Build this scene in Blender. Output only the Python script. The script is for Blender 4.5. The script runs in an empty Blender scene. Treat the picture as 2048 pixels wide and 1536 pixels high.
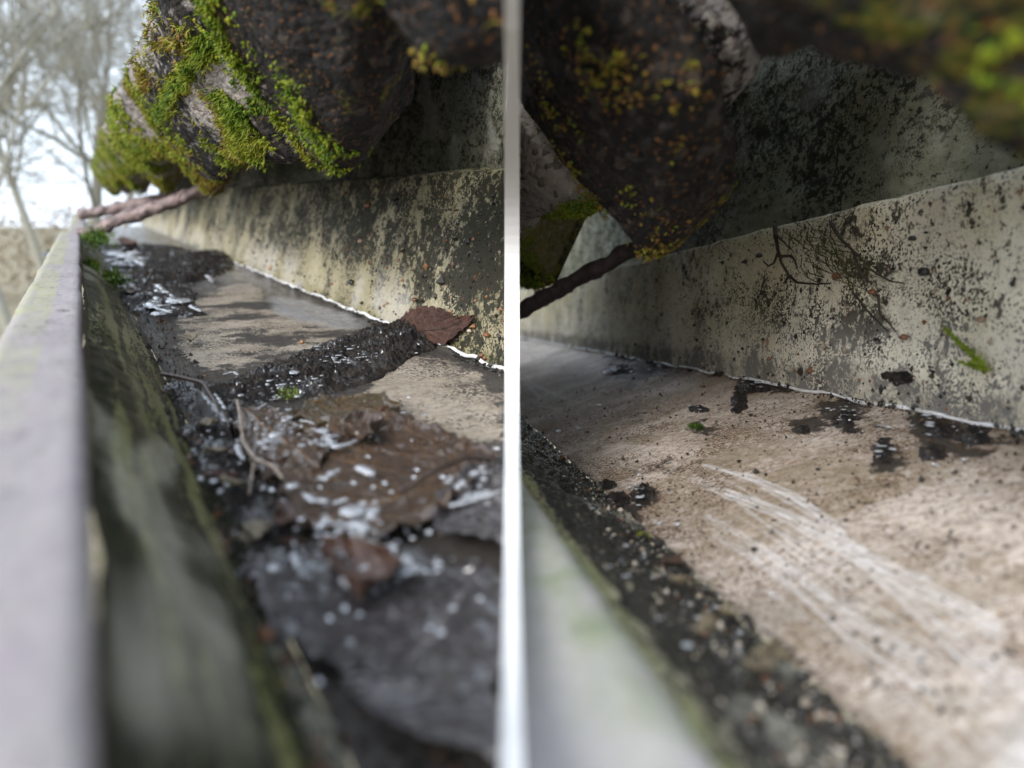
import bpy, bmesh, math, random
import numpy as np
from mathutils import Matrix, Vector

random.seed(4)
rng = np.random.default_rng(11)
S = bpy.context.scene
COL = S.collection

# ------------------------------------------------------------------ camera, sky, sun, exposure
FPX, CX, CY, HORIZON = 1500.0, 1024.0, 768.0, 430.0
PITCH = math.atan((CY - HORIZON) / FPX)
CAM = np.array([0.0, 0.0, 3.0])
RT = np.array([1.0, 0, 0])
FW = np.array([0, math.cos(PITCH), -math.sin(PITCH)])
UP = np.array([0, math.sin(PITCH), math.cos(PITCH)])
H = 0.07                                   # one section unit in metres

cd = bpy.data.cameras.new('camera')
cam = bpy.data.objects.new('camera', cd)
COL.objects.link(cam)
cam.location = CAM
cam.rotation_euler = (math.pi / 2 - PITCH, 0, 0)
cd.sensor_fit = 'HORIZONTAL'
cd.sensor_width = 36
cd.lens = FPX / 2048 * 36
cd.clip_start, cd.clip_end = 0.004, 400
cd.dof.use_dof = True
cd.dof.focus_distance = 0.345
cd.dof.aperture_fstop = cd.lens / 3.0      # an opening 3 mm across
cd.dof.aperture_blades = 0
S.camera = cam

SUN_ELEV, SUN_AZ = math.radians(31), math.radians(-148)  # azimuth from +Y towards +X: soft light from behind, a little left
w = bpy.data.worlds.new('World')
S.world = w
w.use_nodes = True
nt = w.node_tree
nt.nodes.clear()
sky = nt.nodes.new('ShaderNodeTexSky')
sky.sky_type = 'NISHITA'
sky.sun_disc = False
sky.sun_elevation = SUN_ELEV
sky.sun_rotation = SUN_AZ
sky.dust_density = 3.0
sky.ozone_density = 1.0
ov = nt.nodes.new('ShaderNodeMix'); ov.data_type = 'RGBA'
ov.inputs[0].default_value = 0.72          # the cloud deck over the clear sky
ov.inputs[7].default_value = (8.2, 9.3, 10.8, 1)
bg = nt.nodes.new('ShaderNodeBackground')
bg.inputs[1].default_value = 0.1
wo = nt.nodes.new('ShaderNodeOutputWorld')
nt.links.new(sky.outputs[0], ov.inputs[6])
nt.links.new(ov.outputs[2], bg.inputs[0])
nt.links.new(bg.outputs[0], wo.inputs[0])

sd = bpy.data.lights.new('sun', 'SUN')
sd.energy = 1.5
sd.angle = math.radians(25)
sd.color = (1, 0.97, 0.92)
sun = bpy.data.objects.new('sun', sd)
COL.objects.link(sun)
sun.rotation_euler = Vector((math.sin(SUN_AZ) * math.cos(SUN_ELEV), math.cos(SUN_AZ) * math.cos(SUN_ELEV), math.sin(SUN_ELEV))).to_track_quat('Z', 'Y').to_euler()
sun.location = (-2, -5, 8)

S.view_settings.view_transform = 'Standard'
S.view_settings.look = 'None'
S.view_settings.exposure = 1.25
S.view_settings.gamma = 1
S.view_settings.use_curve_mapping = False
S.render.engine = 'CYCLES'
S.cycles.use_denoising = True
S.cycles.max_bounces = 6
S.cycles.caustics_reflective = False
S.cycles.caustics_refractive = False

# ------------------------------------------------------------------ numeric noise
def _h(ix, iy, iz, seed):
    n = (ix * 73856093) ^ (iy * 19349663) ^ (iz * 83492791) ^ (seed * 2654435761 & 0x7fffffff)
    n = (n ^ (n >> 13)) * 1274126177 & 0x7fffffff
    n = (n ^ (n >> 16)) & 0xffff
    return n / 65535.0

def vnoise(p, seed=0):
    i = np.floor(p).astype(np.int64)
    f = p - i
    f = f * f * (3 - 2 * f)
    r = 0
    for dx in (0, 1):
        wx = f[:, 0] if dx else 1 - f[:, 0]
        for dy in (0, 1):
            wy = f[:, 1] if dy else 1 - f[:, 1]
            for dz in (0, 1):
                wz = f[:, 2] if dz else 1 - f[:, 2]
                r = r + wx * wy * wz * _h(i[:, 0] + dx, i[:, 1] + dy, i[:, 2] + dz, seed)
    return r

def fbm(p, scale=1.0, oct=4, seed=0, gain=0.5):
    """0..1, mean about 0.5"""
    p = np.asarray(p, float) * scale
    a, r, t = 1.0, 0, 0
    for o in range(oct):
        r = r + a * vnoise(p + 17.3 * o, seed + o)
        t += a
        p = p * 2.03
        a *= gain
    return r / t

def sstep(a, b, x):
    x = np.clip((x - a) / (b - a), 0, 1)
    return x * x * (3 - 2 * x)

# ------------------------------------------------------------------ bays: a length of gutter and its section frame
def ray(u, v):
    return RT * (u - CX) / FPX - UP * (v - CY) / FPX + FW

class Bay:
    """t runs along the gutter, X across it to the right, Y up, all in units of H from the eye"""
    def __init__(s, vp, side):
        d = ray(*vp)
        s.d = d / np.linalg.norm(d)
        e1 = np.cross(s.d, [0, 0, 1]); s.e1 = e1 / np.linalg.norm(e1)
        s.e2 = np.cross(s.e1, s.d)
        s.M = np.stack([s.d, s.e1, s.e2])        # rows
        s.side = side                              # -1: stands left of the divider board, +1: right
    def world(s, q):
        return CAM + H * (np.asarray(q, float) @ s.M)
    def sec(s, u, v):
        r = ray(u, v)
        return s.M @ r                             # (t, X, Y) per unit of forward depth
    def plane(s, u, v, P, N):
        q = s.sec(u, v)
        k = (P[0] * N[0] + P[1] * N[1]) / (q[1] * N[0] + q[2] * N[1])
        return q * k
    def at_t(s, u, v, t):
        q = s.sec(u, v)
        return q * (t / q[0])
    def tcut(s, X, Y):
        """where the line (X, Y) meets the divider board"""
        t = -(X * s.e1[0] + Y * s.e2[0]) / s.d[0]
        for _ in range(3):
            dep = np.maximum(t * (s.d @ FW) + X * (s.e1 @ FW) + Y * (s.e2 @ FW), 0)
            off = s.side * np.minimum(0.0015 / H, 0.006 * dep)
            t = (off - X * s.e1[0] - Y * s.e2[0]) / s.d[0]
        return t

LB = Bay((158, 400), -1)
RB = Bay((823, 634), +1)

# ------------------------------------------------------------------ linking
def tag(o, label=None, cat=None, group=None, kind=None):
    if label: o['label'] = label
    if cat: o['category'] = cat
    if group: o['group'] = group
    if kind: o['kind'] = kind
    return o

def empty(name, world, bay=None):
    o = bpy.data.objects.new(name, None)
    o.empty_display_size = 0.01
    COL.objects.link(o)
    m = Matrix.Translation(Vector(world))
    if bay is not None:
        m = m @ Matrix([[*bay.M[:, i], 0] for i in range(3)] + [[0, 0, 0, 1]])
    o.matrix_world = m
    return o

def mesh(name, verts, faces, mat, smooth=True, masks=None, tint=None, uv=None):
    me = bpy.data.meshes.new(name)
    verts = np.asarray(verts, np.float32)
    faces = np.asarray(faces, np.int32)
    k = faces.shape[1]
    me.vertices.add(len(verts)); me.vertices.foreach_set('co', verts.ravel())
    me.loops.add(faces.size); me.loops.foreach_set('vertex_index', faces.ravel())
    me.polygons.add(len(faces))
    me.polygons.foreach_set('loop_start', np.arange(0, faces.size, k, dtype=np.int32))
    me.polygons.foreach_set('loop_total', np.full(len(faces), k, np.int32))
    me.polygons.foreach_set('use_smooth', np.full(len(faces), smooth))
    if masks is not None:
        a = me.attributes.new('mask', 'FLOAT_COLOR', 'POINT')
        a.data.foreach_set('color', np.asarray(masks, np.float32).ravel())
    if tint is not None:
        a = me.attributes.new('tint', 'FLOAT', 'POINT')
        a.data.foreach_set('value', np.asarray(tint, np.float32).ravel())
    if uv is not None:
        a = me.attributes.new('leafuv', 'FLOAT_VECTOR', 'POINT')
        a.data.foreach_set('vector', np.c_[uv, np.zeros(len(uv))].astype(np.float32).ravel())
    me.update(calc_edges=True)
    me.materials.append(mat)
    return me

def put(name, me, parent=None, world=None, bay=None):
    o = bpy.data.objects.new(name, me)
    COL.objects.link(o)
    if parent is not None:
        o.parent = parent
    elif world is not None:
        m = Matrix.Translation(Vector(world))
        if bay is not None:
            m = m @ Matrix([[*bay.M[:, i], 0] for i in range(3)] + [[0, 0, 0, 1]])
        o.matrix_world = m
    return o

def clip(me, bay, origin, solid=False):
    """cut a section-frame mesh (metres about origin) off at the divider board"""
    n = Vector(bay.M[:, 0]) * bay.side         # world x written in the section frame
    o = Vector(bay.M @ (np.array([bay.side * 0.0012, 0, 0]) - (bay.world(origin) - CAM)))
    bm = bmesh.new(); bm.from_mesh(me)
    cut = bmesh.ops.bisect_plane(bm, geom=bm.verts[:] + bm.edges[:] + bm.faces[:], plane_co=o, plane_no=n, clear_inner=True)
    ed = [e for e in cut['geom_cut'] if isinstance(e, bmesh.types.BMEdge)]
    if solid and ed:
        bmesh.ops.holes_fill(bm, edges=ed, sides=0)
    bm.to_mesh(me); bm.free()
    me.update()

def gridfaces(a, b, off=0):
    i = np.arange(a - 1)[:, None] * b + np.arange(b - 1)[None, :]
    return (np.stack([i, i + 1, i + b + 1, i + b], -1).reshape(-1, 4) + off).astype(np.int32)

# ------------------------------------------------------------------ materials
class NT:
    def __init__(s, name):
        s.m = bpy.data.materials.new(name)
        s.m.use_nodes = True
        s.t = s.m.node_tree
        s.b = s.t.nodes['Principled BSDF']
    def n(s, t, **kw):
        x = s.t.nodes.new(t)
        for k, v in kw.items(): setattr(x, k, v)
        return x
    def l(s, a, b): s.t.links.new(a, b)
    def val(s, x, sock):
        if hasattr(x, 'links'): s.l(x, sock)
        else: sock.default_value = x
    def coords(s, k=1 / H, stretch=(1, 1, 1), off=(0, 0, 0)):
        tc = s.n('ShaderNodeTexCoord'); mp = s.n('ShaderNodeMapping')
        mp.inputs['Scale'].default_value = [k * q for q in stretch]
        mp.inputs['Location'].default_value = off
        s.l(tc.outputs['Object'], mp.inputs[0])
        return mp.outputs[0]
    def noise(s, co, scale, detail=4, rough=0.55, dist=0.0):
        x = s.n('ShaderNodeTexNoise')
        x.inputs['Scale'].default_value = scale; x.inputs['Detail'].default_value = detail
        x.inputs['Roughness'].default_value = rough; x.inputs['Distortion'].default_value = dist
        s.l(co, x.inputs['Vector'])
        return x.outputs['Fac']
    def voro(s, co, scale, feat='F1'):
        x = s.n('ShaderNodeTexVoronoi'); x.feature = feat
        x.inputs['Scale'].default_value = scale
        s.l(co, x.inputs['Vector'])
        return x
    def math(s, op, a, b=0.0, clamp=False):
        x = s.n('ShaderNodeMath', operation=op, use_clamp=clamp)
        s.val(a, x.inputs[0]); s.val(b, x.inputs[1])
        return x.outputs[0]
    def ramp(s, x, a, b):
        r = s.n('ShaderNodeMapRange'); r.interpolation_type = 'SMOOTHSTEP'
        s.l(x, r.inputs[0]); r.inputs[1].default_value = a; r.inputs[2].default_value = b
        return r.outputs[0]
    def mix(s, f, a, b):
        x = s.n('ShaderNodeMix', data_type='RGBA')
        s.val(f, x.inputs[0])
        for v, i in ((a, 6), (b, 7)):
            if hasattr(v, 'links'): s.l(v, x.inputs[i])
            else: x.inputs[i].default_value = (*v, 1)
        return x.outputs[2]
    def attr(s, name):
        x = s.n('ShaderNodeAttribute'); x.attribute_name = name
        return x
    def bump(s, h, strength, dist):
        x = s.n('ShaderNodeBump')
        x.inputs['Strength'].default_value = strength; x.inputs['Distance'].default_value = dist
        s.l(h, x.inputs['Height'])
        s.l(x.outputs[0], s.b.inputs['Normal'])
    def out(s, col, rough, spec=0.5):
        s.val(col if hasattr(col, 'links') else (*col, 1), s.b.inputs['Base Color'])
        s.val(rough, s.b.inputs['Roughness'])
        s.b.inputs['Specular IOR Level'].default_value = spec
        return s.m

def concrete(name, a, b, dirt, algae, pale, stretch=(1, 1, 1), pepper=0.6, rust=0.5, pscale=70, wet=0.1, bstr=0.5, speck=None, dscale=26, spec=0.22, con=1.6, gain=0.34, mott=None):
    """mask: r dirt, g algae, b pale scrape, a wetness"""
    m = NT(name)
    co = m.coords(stretch=stretch)
    c1 = m.coords()
    at = m.attr('mask')
    sp = m.n('ShaderNodeSeparateColor'); m.l(at.outputs['Color'], sp.inputs[0])
    r, g, bl, al = sp.outputs[0], sp.outputs[1], sp.outputs[2], at.outputs['Alpha']
    n1 = m.noise(co, 1.7, 5, 0.6); n2 = m.noise(co, 9, 9, 0.74, 0.3); n3 = m.noise(c1, pscale, 3, 0.6)
    n4 = m.noise(m.coords(off=(3, 7, 1)), pscale * 0.45, 2, 0.5)
    n5 = m.noise(m.coords(off=(9, 2, 5)), pscale * 0.33, 2, 0.5)
    col = m.mix(m.ramp(n1, 0.38, 0.62), a, b)
    pepper = m.math('MULTIPLY', m.math('ADD', 0.25, m.ramp(m.noise(m.coords(off=(5, 5, 5)), 2.6, 4, 0.6), 0.42, 0.58)), pepper)
    if mott:
        nm = m.noise(m.coords(stretch=(1.3, .8, 1), off=(2, 8, 3)), 24, 8, 0.74)
        col = m.mix(m.math('MULTIPLY', m.ramp(nm, 0.49, 0.57), 0.62), col, mott)
        col = m.mix(m.math('MULTIPLY', m.ramp(nm, 0.45, 0.38), 0.35), col, pale)
    ga = m.math('MULTIPLY', g, m.ramp(n2, 0.25, 0.7), True)
    col = m.mix(ga, col, algae)
    nf = m.noise(m.coords(stretch=stretch, off=(1, 4, 2)), dscale, 7, 0.72)
    th = m.math('ADD', m.math('ADD', m.math('MULTIPLY', nf, 0.6 * con), m.math('MULTIPLY', n2, 0.4 * con)), m.math('ADD', m.math('MULTIPLY', m.math('SUBTRACT', r, 0.5), gain), 0.5 - 0.5 * con))
    dm = m.ramp(th, 0.50, 0.56)
    col = m.mix(m.math('MULTIPLY', dm, 0.93), col, dirt)
    pk = m.math('MULTIPLY', m.ramp(m.math('ADD', n3, m.math('MULTIPLY', r, 0.22)), 0.575, 0.64), pepper)
    pk = m.math('MULTIPLY', pk, m.math('SUBTRACT', 1.0, m.math('MULTIPLY', dm, 0.85)))
    col = m.mix(pk, col, speck or [0.5 * q for q in dirt])
    p4 = m.math('MULTIPLY', m.ramp(n4, 0.66, 0.70), pepper)
    col = m.mix(p4, col, [0.35 * q for q in dirt])
    p5 = m.math('MULTIPLY', m.ramp(n5, 0.69, 0.72), rust)
    col = m.mix(p5, col, (0.16, 0.07, 0.03))
    col = m.mix(m.math('MULTIPLY', bl, m.ramp(n2, 0.2, 0.55), True), col, pale)
    rg = m.math('SUBTRACT', m.math('SUBTRACT', 0.8, m.math('MULTIPLY', al, 0.62)), m.math('MULTIPLY', dm, wet))
    hh = m.math('ADD', m.math('MULTIPLY', n2, 0.5), m.math('MULTIPLY', n3, 0.5))
    m.bump(hh, bstr, 0.0014)
    m.out(col, rg, spec)
    m.l(m.math('MULTIPLY', m.math('SUBTRACT', 1.0, m.math('MULTIPLY', dm, 0.75)), spec), m.b.inputs['Specular IOR Level'])
    return m.m

M = {}
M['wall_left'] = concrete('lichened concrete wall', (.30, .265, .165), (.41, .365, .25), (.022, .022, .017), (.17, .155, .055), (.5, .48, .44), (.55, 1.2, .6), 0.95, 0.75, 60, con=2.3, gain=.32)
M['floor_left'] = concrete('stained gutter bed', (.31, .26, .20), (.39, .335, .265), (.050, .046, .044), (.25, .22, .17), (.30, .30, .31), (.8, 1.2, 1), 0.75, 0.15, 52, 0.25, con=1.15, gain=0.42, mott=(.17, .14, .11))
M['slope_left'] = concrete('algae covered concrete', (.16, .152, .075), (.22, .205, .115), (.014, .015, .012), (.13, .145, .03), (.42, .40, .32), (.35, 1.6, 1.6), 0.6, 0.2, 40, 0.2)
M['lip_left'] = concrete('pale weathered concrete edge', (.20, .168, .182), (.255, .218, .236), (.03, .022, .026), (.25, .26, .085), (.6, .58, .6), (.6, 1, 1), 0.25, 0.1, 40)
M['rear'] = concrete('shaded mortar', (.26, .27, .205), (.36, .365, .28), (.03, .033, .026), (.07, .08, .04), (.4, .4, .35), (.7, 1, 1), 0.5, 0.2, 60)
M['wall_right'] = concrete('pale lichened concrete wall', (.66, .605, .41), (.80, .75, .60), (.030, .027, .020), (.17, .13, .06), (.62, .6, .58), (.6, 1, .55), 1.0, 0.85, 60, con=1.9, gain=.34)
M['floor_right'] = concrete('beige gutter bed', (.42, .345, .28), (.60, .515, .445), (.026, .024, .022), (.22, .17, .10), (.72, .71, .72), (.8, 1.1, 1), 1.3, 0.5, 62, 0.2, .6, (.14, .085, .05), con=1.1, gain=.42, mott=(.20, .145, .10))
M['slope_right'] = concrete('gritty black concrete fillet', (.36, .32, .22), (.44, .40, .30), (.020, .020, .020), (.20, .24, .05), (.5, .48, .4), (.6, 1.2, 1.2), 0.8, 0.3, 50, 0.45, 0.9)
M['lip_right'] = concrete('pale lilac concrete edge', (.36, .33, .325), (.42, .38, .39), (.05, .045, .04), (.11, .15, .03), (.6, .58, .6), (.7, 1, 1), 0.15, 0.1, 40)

M['rear_left'] = concrete('dark rear mortar', (.15, .148, .115), (.22, .21, .17), (.020, .022, .018), (.07, .08, .04), (.4, .4, .35), (.7, 1, 1), 0.7, 0.2, 60, con=1.8)  # darker tones than the mortar of the right rear wall

def m_tile():
    m = NT('gritty grey tile')
    co = m.coords(stretch=(.42, 1, 1))
    v = m.voro(co, 26); n1 = m.noise(co, 2.3, 6, 0.65); n2 = m.noise(co, 14, 5, 0.65)
    n3 = m.noise(co, 60, 2)
    col = m.mix(m.ramp(n1, 0.35, 0.65), (.19, .185, .195), (.36, .33, .31))
    hs = m.n('ShaderNodeSeparateColor'); m.l(v.outputs['Color'], hs.inputs[0])
    col = m.mix(m.math('MULTIPLY', m.ramp(hs.outputs[0], 0.6, 0.9), 0.6), col, (.42, .37, .33))
    col = m.mix(m.math('MULTIPLY', m.ramp(hs.outputs[1], 0.7, 0.9), 0.7), col, (.05, .045, .045))
    at = m.attr('mask'); sp = m.n('ShaderNodeSeparateColor'); m.l(at.outputs['Color'], sp.inputs[0])
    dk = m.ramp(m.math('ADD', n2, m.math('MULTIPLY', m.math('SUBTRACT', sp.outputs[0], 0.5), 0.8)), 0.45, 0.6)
    col = m.mix(m.math('MULTIPLY', dk, 0.95), col, (.0055, .0055, .006))  # near-black layer: tile dirt, and painted shade on the nearer ends
    gr = m.ramp(m.math('ADD', n2, m.math('MULTIPLY', m.math('SUBTRACT', sp.outputs[1], 0.5), 0.9)), 0.5, 0.66)
    col = m.mix(m.math('MULTIPLY', gr, 0.8), col, m.mix(m.ramp(n3, 0.35, 0.6), (.05, .065, .012), (.17, .16, .02)))
    og = m.ramp(m.math('ADD', n3, m.math('MULTIPLY', sp.outputs[2], 0.3)), 0.66, 0.72)
    col = m.mix(m.math('MULTIPLY', og, 0.7), col, (.22, .10, .035))
    col = m.mix(m.math('MULTIPLY', m.ramp(hs.outputs[2], 0.80, 0.95), m.math('SUBTRACT', 0.5, m.math('MULTIPLY', dk, 0.36))), col, m.mix(n1, (.34, .30, .27), (.16, .13, .11)))
    n8 = m.noise(co, 38, 4, 0.6)
    hh = m.math('ADD', m.math('MULTIPLY', v.outputs['Distance'], -0.5), m.math('ADD', m.math('MULTIPLY', n2, 1.0), m.math('MULTIPLY', n8, 0.6)))
    m.bump(hh, 0.8, 0.0026)
    return m.out(col, 0.85, 0.15)
M['tile'] = m_tile()

def m_moss():
    m = NT('moss')
    a = m.attr('tint')
    cr = m.n('ShaderNodeValToRGB')
    e = cr.color_ramp.elements
    e[0].position, e[0].color = 0.0, (.022, .04, .008, 1)
    e[1].position, e[1].color = 1.0, (.17, .075, .022, 1)
    for p, c in ((0.25, (.09, .19, .010, 1)), (0.5, (.24, .33, .015, 1)), (0.72, (.34, .33, .025, 1)), (0.88, (.30, .20, .035, 1))):
        x = e.new(p); x.color = [q * .62 for q in c[:3]] + [1]
    m.l(a.outputs['Fac'], cr.inputs[0])
    m.b.inputs['Subsurface Weight'].default_value = 0.0
    return m.out(cr.outputs[0], 0.6, 0.3)
M['moss'] = m_moss()

def m_simple(name, col, rough, spec=0.5, c2=None, scale=20, bs=0.0, bd=0.001):
    m = NT(name)
    if c2 is None:
        return m.out(col, rough, spec)
    co = m.coords()
    n = m.noise(co, scale, 6, 0.65)
    c = m.mix(m.ramp(n, 0.35, 0.65), col, c2)
    if bs: m.bump(n, bs, bd)
    return m.out(c, rough, spec)

def m_sludge(name='wet black sludge'):
    m = NT(name)
    co = m.coords()
    n = m.noise(co, 16, 8, 0.7); n2 = m.noise(co, 5, 5, 0.6); n3 = m.noise(co, 60, 4, 0.6)
    c = m.mix(m.ramp(n, 0.4, 0.65), (.012, .011, .011), (.045, .034, .026))
    c = m.mix(m.math('MULTIPLY', m.ramp(n3, 0.62, 0.7), 0.7), c, (.14, .10, .06))
    m.bump(m.math('ADD', n, m.math('MULTIPLY', n3, 0.3)), 0.9, 0.003)
    m.l(m.ramp(n2, 0.48, 0.60), m.b.inputs['Coat Weight'])
    m.b.inputs['Coat Roughness'].default_value = 0.05
    m.b.inputs['Coat IOR'].default_value = 1.6
    return m.out(c, 0.55, 0.25)
M['sludge'] = m_sludge()

def m_leaf(name, a, b, vein, rough=0.25, coat=0.7):
    m = NT(name)
    u = m.attr('leafuv')
    sp = m.n('ShaderNodeSeparateXYZ'); m.l(u.outputs['Vector'], sp.inputs[0])
    co = m.coords()
    n = m.noise(co, 4, 6, 0.6); n2 = m.noise(co, 30, 5, 0.65)
    c = m.mix(m.ramp(n, 0.35, 0.65), a, b)
    c = m.mix(m.math('MULTIPLY', m.ramp(n2, 0.55, 0.7), 0.6), c, [0.3 * q for q in a])
    av = m.math('ABSOLUTE', sp.outputs[1])
    mid = m.math('SUBTRACT', 1.0, m.ramp(av, 0.0, 0.07))
    ph = m.math('FRACT', m.math('ADD', m.math('MULTIPLY', sp.outputs[0], 7.0), m.math('MULTIPLY', av, -2.2)))
    sv = m.math('SUBTRACT', 1.0, m.ramp(m.math('ABSOLUTE', m.math('SUBTRACT', ph, 0.5)), 0.02, 0.10))
    vv = m.math('MAXIMUM', mid, m.math('MULTIPLY', sv, 0.45))
    c = m.mix(m.math('MULTIPLY', vv, 0.75), c, vein)
    n5 = m.noise(co, 75, 4, 0.6); ve = m.voro(co, 11, 'DISTANCE_TO_EDGE')
    rv = m.math('SUBTRACT', 1.0, m.ramp(ve.outputs['Distance'], 0.0, 0.07))
    c = m.mix(m.math('MULTIPLY', rv, 0.35), c, vein)
    m.bump(m.math('ADD', m.math('ADD', m.math('MULTIPLY', vv, 0.5), m.math('MULTIPLY', rv, 0.2)), m.math('ADD', n2, m.math('MULTIPLY', n5, 0.5))), 1.0, 0.0022)
    m.b.inputs['Coat Weight'].default_value = coat
    m.b.inputs['Coat IOR'].default_value = 1.6
    m.b.inputs['Coat Roughness'].default_value = 0.04
    return m.out(c, rough + 0.1, 0.5)
M['leaf_brown'] = m_leaf('wet brown leaf', (.050, .025, .012), (.090, .052, .028), (.19, .095, .03))
M['leaf_dark'] = m_leaf('wet blackened leaf', (.024, .019, .019), (.044, .034, .036), (.17, .155, .16), 0.3, 0.9)
M['leaf_red'] = m_leaf('dry red brown leaf', (.060, .022, .013), (.10, .040, .022), (.035, .014, .009), 0.6, 0.05)
M['leaf_amber'] = m_leaf('wet olive amber leaf', (.085, .050, .012), (.060, .045, .018), (.20, .10, .025))
M['leaf_tan'] = m_leaf('pale tan leaf scrap', (.22, .17, .10), (.30, .25, .17), (.14, .10, .05), 0.5, 0.3)
M['leaf_rust'] = m_leaf('rust coloured leaf scrap', (.085, .034, .016), (.055, .022, .011), (.13, .06, .03), 0.4, 0.5)
M['twig'] = m_simple('dark wet twig', (.035, .022, .018), 0.35, 0.6, (.07, .045, .03), 30, 0.6)
M['stalk'] = m_simple('pale wet leaf stalk', (.36, .30, .24), 0.25, 0.7, (.22, .16, .11), 30, 0.3)
M['bead'] = m_simple('pale glint on sealed edge', (.60, .59, .58), 0.3, 0.5, (.84, .84, .86), 9, 0.5)  # pale tone carries the sky glint along the wet joint
M['rod'] = m_simple('pinkish weathered rod', (.27, .20, .19), 0.55, 0.3, (.09, .07, .068), 9, 0.9)
M['rod_dark'] = m_simple('maroon weathered rod', (.10, .065, .062), 0.6, 0.3, (.045, .035, .033), 9, 0.9)
M['board'] = m_simple('added white divider board', (.90, .90, .90), 0.6, 0.3, (.92, .92, .92), 6)
M['root'] = m_simple('dead brown root', (.030, .020, .016), 0.7, 0.3, (.06, .045, .03), 20, 0.4)
M['fibre'] = m_simple('dead moss fibre', (.10, .085, .035), 0.8, 0.2, (.05, .05, .025), 20)
M['bark'] = m_simple('grey green bark', (.20, .195, .16), 0.9, 0.2, (.30, .29, .24), 3)
M['hedge'] = m_simple('winter hedge', (.20, .165, .11), 0.9, 0.2, (.28, .23, .16), 6)
M['ground'] = m_simple('brown winter grass', (.17, .15, .09), 0.95, 0.2, (.24, .20, .14), 0.2)
def m_grit():
    m = NT('grit grains')
    a = m.attr('tint'); cr = m.n('ShaderNodeValToRGB'); e = cr.color_ramp.elements
    e[0].position, e[0].color = 0, (.016, .015, .014, 1)
    e[1].position, e[1].color = 1, (.50, .44, .36, 1)
    for p, c in ((0.4, (.035, .028, .02, 1)), (0.55, (.17, .07, .03, 1)), (0.75, (.26, .13, .06, 1)), (0.85, (.30, .25, .18, 1))):
        x = e.new(p); x.color = c
    m.l(a.outputs['Fac'], cr.inputs[0])
    return m.out(cr.outputs[0], 0.4, 0.5)
M['grit'] = m_grit()
def m_water():
    m = NT('water')
    m.b.inputs['Base Color'].default_value = (0.95, 0.97, 1, 1)
    m.b.inputs['Transmission Weight'].default_value = 0.4
    m.b.inputs['IOR'].default_value = 1.5
    m.b.inputs['Roughness'].default_value = 0.04
    m.b.inputs['Base Color'].default_value = (.58, .60, .64, 1)  # milky base paints the white sky glint into the water
    m.b.inputs['Specular IOR Level'].default_value = 1.0
    m.b.inputs['Coat Weight'].default_value = 1.0
    m.b.inputs['Coat IOR'].default_value = 1.8
    m.b.inputs['Coat Roughness'].default_value = 0.02
    return m.m
M['water'] = m_water()

# ------------------------------------------------------------------ swept concrete sections
def resample(pts, n, wts=None):
    pts = np.asarray(pts, float)
    seg = np.linalg.norm(np.diff(pts, axis=0), axis=1)
    s = np.r_[0, np.cumsum(seg)]
    q = np.linspace(0, s[-1], n)
    return np.stack([np.interp(q, s, pts[:, i]) for i in range(pts.shape[1])], 1), q

def sweep(bay, name, prof, ns, nt_, t0, t1, mat, parent, po, maskf, disp=(0.02, 2.0, 0.006, 14.0), c=0.6, seed=1, shift=None):
    """a grid between the profile and the gutter's run; one end is cut to the divider board"""
    P, arc = resample(prof, ns)
    tan = np.gradient(P, axis=0); tan /= np.linalg.norm(tan, axis=1)[:, None] + 1e-9
    N = np.stack([-tan[:, 1], tan[:, 0]], 1)
    q = np.linspace(0, 1, nt_)
    cut = bay.tcut(P[:, 0], P[:, 1])
    a = np.full(ns, t0, float); b = np.full(ns, t1, float)
    if bay.side < 0: a = np.maximum(cut, t0)
    else: b = np.minimum(cut, t1)
    b = np.maximum(b, a + 0.001)
    T = a[None] + (np.exp(q[:, None] * np.log1p((b - a)[None] / c)) - 1) * c
    X = np.repeat(P[None, :, 0], nt_, 0); Y = np.repeat(P[None, :, 1], nt_, 0)
    pts = np.stack([T, X, Y], -1).reshape(-1, 3)
    dd = disp[0] * (fbm(pts, disp[1], 3, seed) - 0.5) * 2 + disp[2] * (fbm(pts, disp[3], 4, seed + 9) - 0.5) * 2
    sh = (dd.reshape(nt_, ns))
    X = X + sh * N[None, :, 0]; Y = Y + sh * N[None, :, 1]
    if shift is not None: X = X + shift(T)
    pts = np.stack([T, X, Y], -1).reshape(-1, 3)
    mk = maskf(pts, np.tile(arc / arc[-1], nt_))
    me = mesh(name, (pts - po) * H, gridfaces(nt_, ns), mat, True, np.clip(mk, 0, 1))
    return put(name, me, parent)

def pip(poly, x, y):
    """signed-ish inside test for many points"""
    ins = np.zeros(len(x), bool)
    n = len(poly)
    for i in range(n):
        x0, y0 = poly[i]; x1, y1 = poly[(i + 1) % n]
        c = ((y0 > y) != (y1 > y)) & (x < (x1 - x0) * (y - y0) / (y1 - y0 + 1e-12) + x0)
        ins ^= c
    return ins

def segdist(p, a, b):
    d = b - a
    k = np.clip(((p - a) @ d) / (d @ d + 1e-12), 0, 1)
    return np.linalg.norm(p - (a + k[:, None] * d), axis=1)

def polymask(poly, p, soft):
    """1 inside, falling off over soft outside"""
    poly = np.asarray(poly, float)
    d = np.full(len(p), 1e9)
    for i in range(len(poly)):
        d = np.minimum(d, segdist(p, poly[i], poly[(i + 1) % len(poly)]))
    ins = pip(poly, p[:, 0], p[:, 1])
    sd_ = np.where(ins, d, -d)
    return sstep(-soft, soft, sd_)

# ---- left run
LFL = ((0, -1), (0, 1))                            # bed plane
_a = math.atan2(2.45 - 2.106, 1.22)
LWL = ((2.106, -1), (math.cos(_a), -math.sin(_a)))
def lf(u, v): return LB.plane(u, v, *LFL)
def lw(u, v): return LB.plane(u, v, *LWL)

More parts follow.
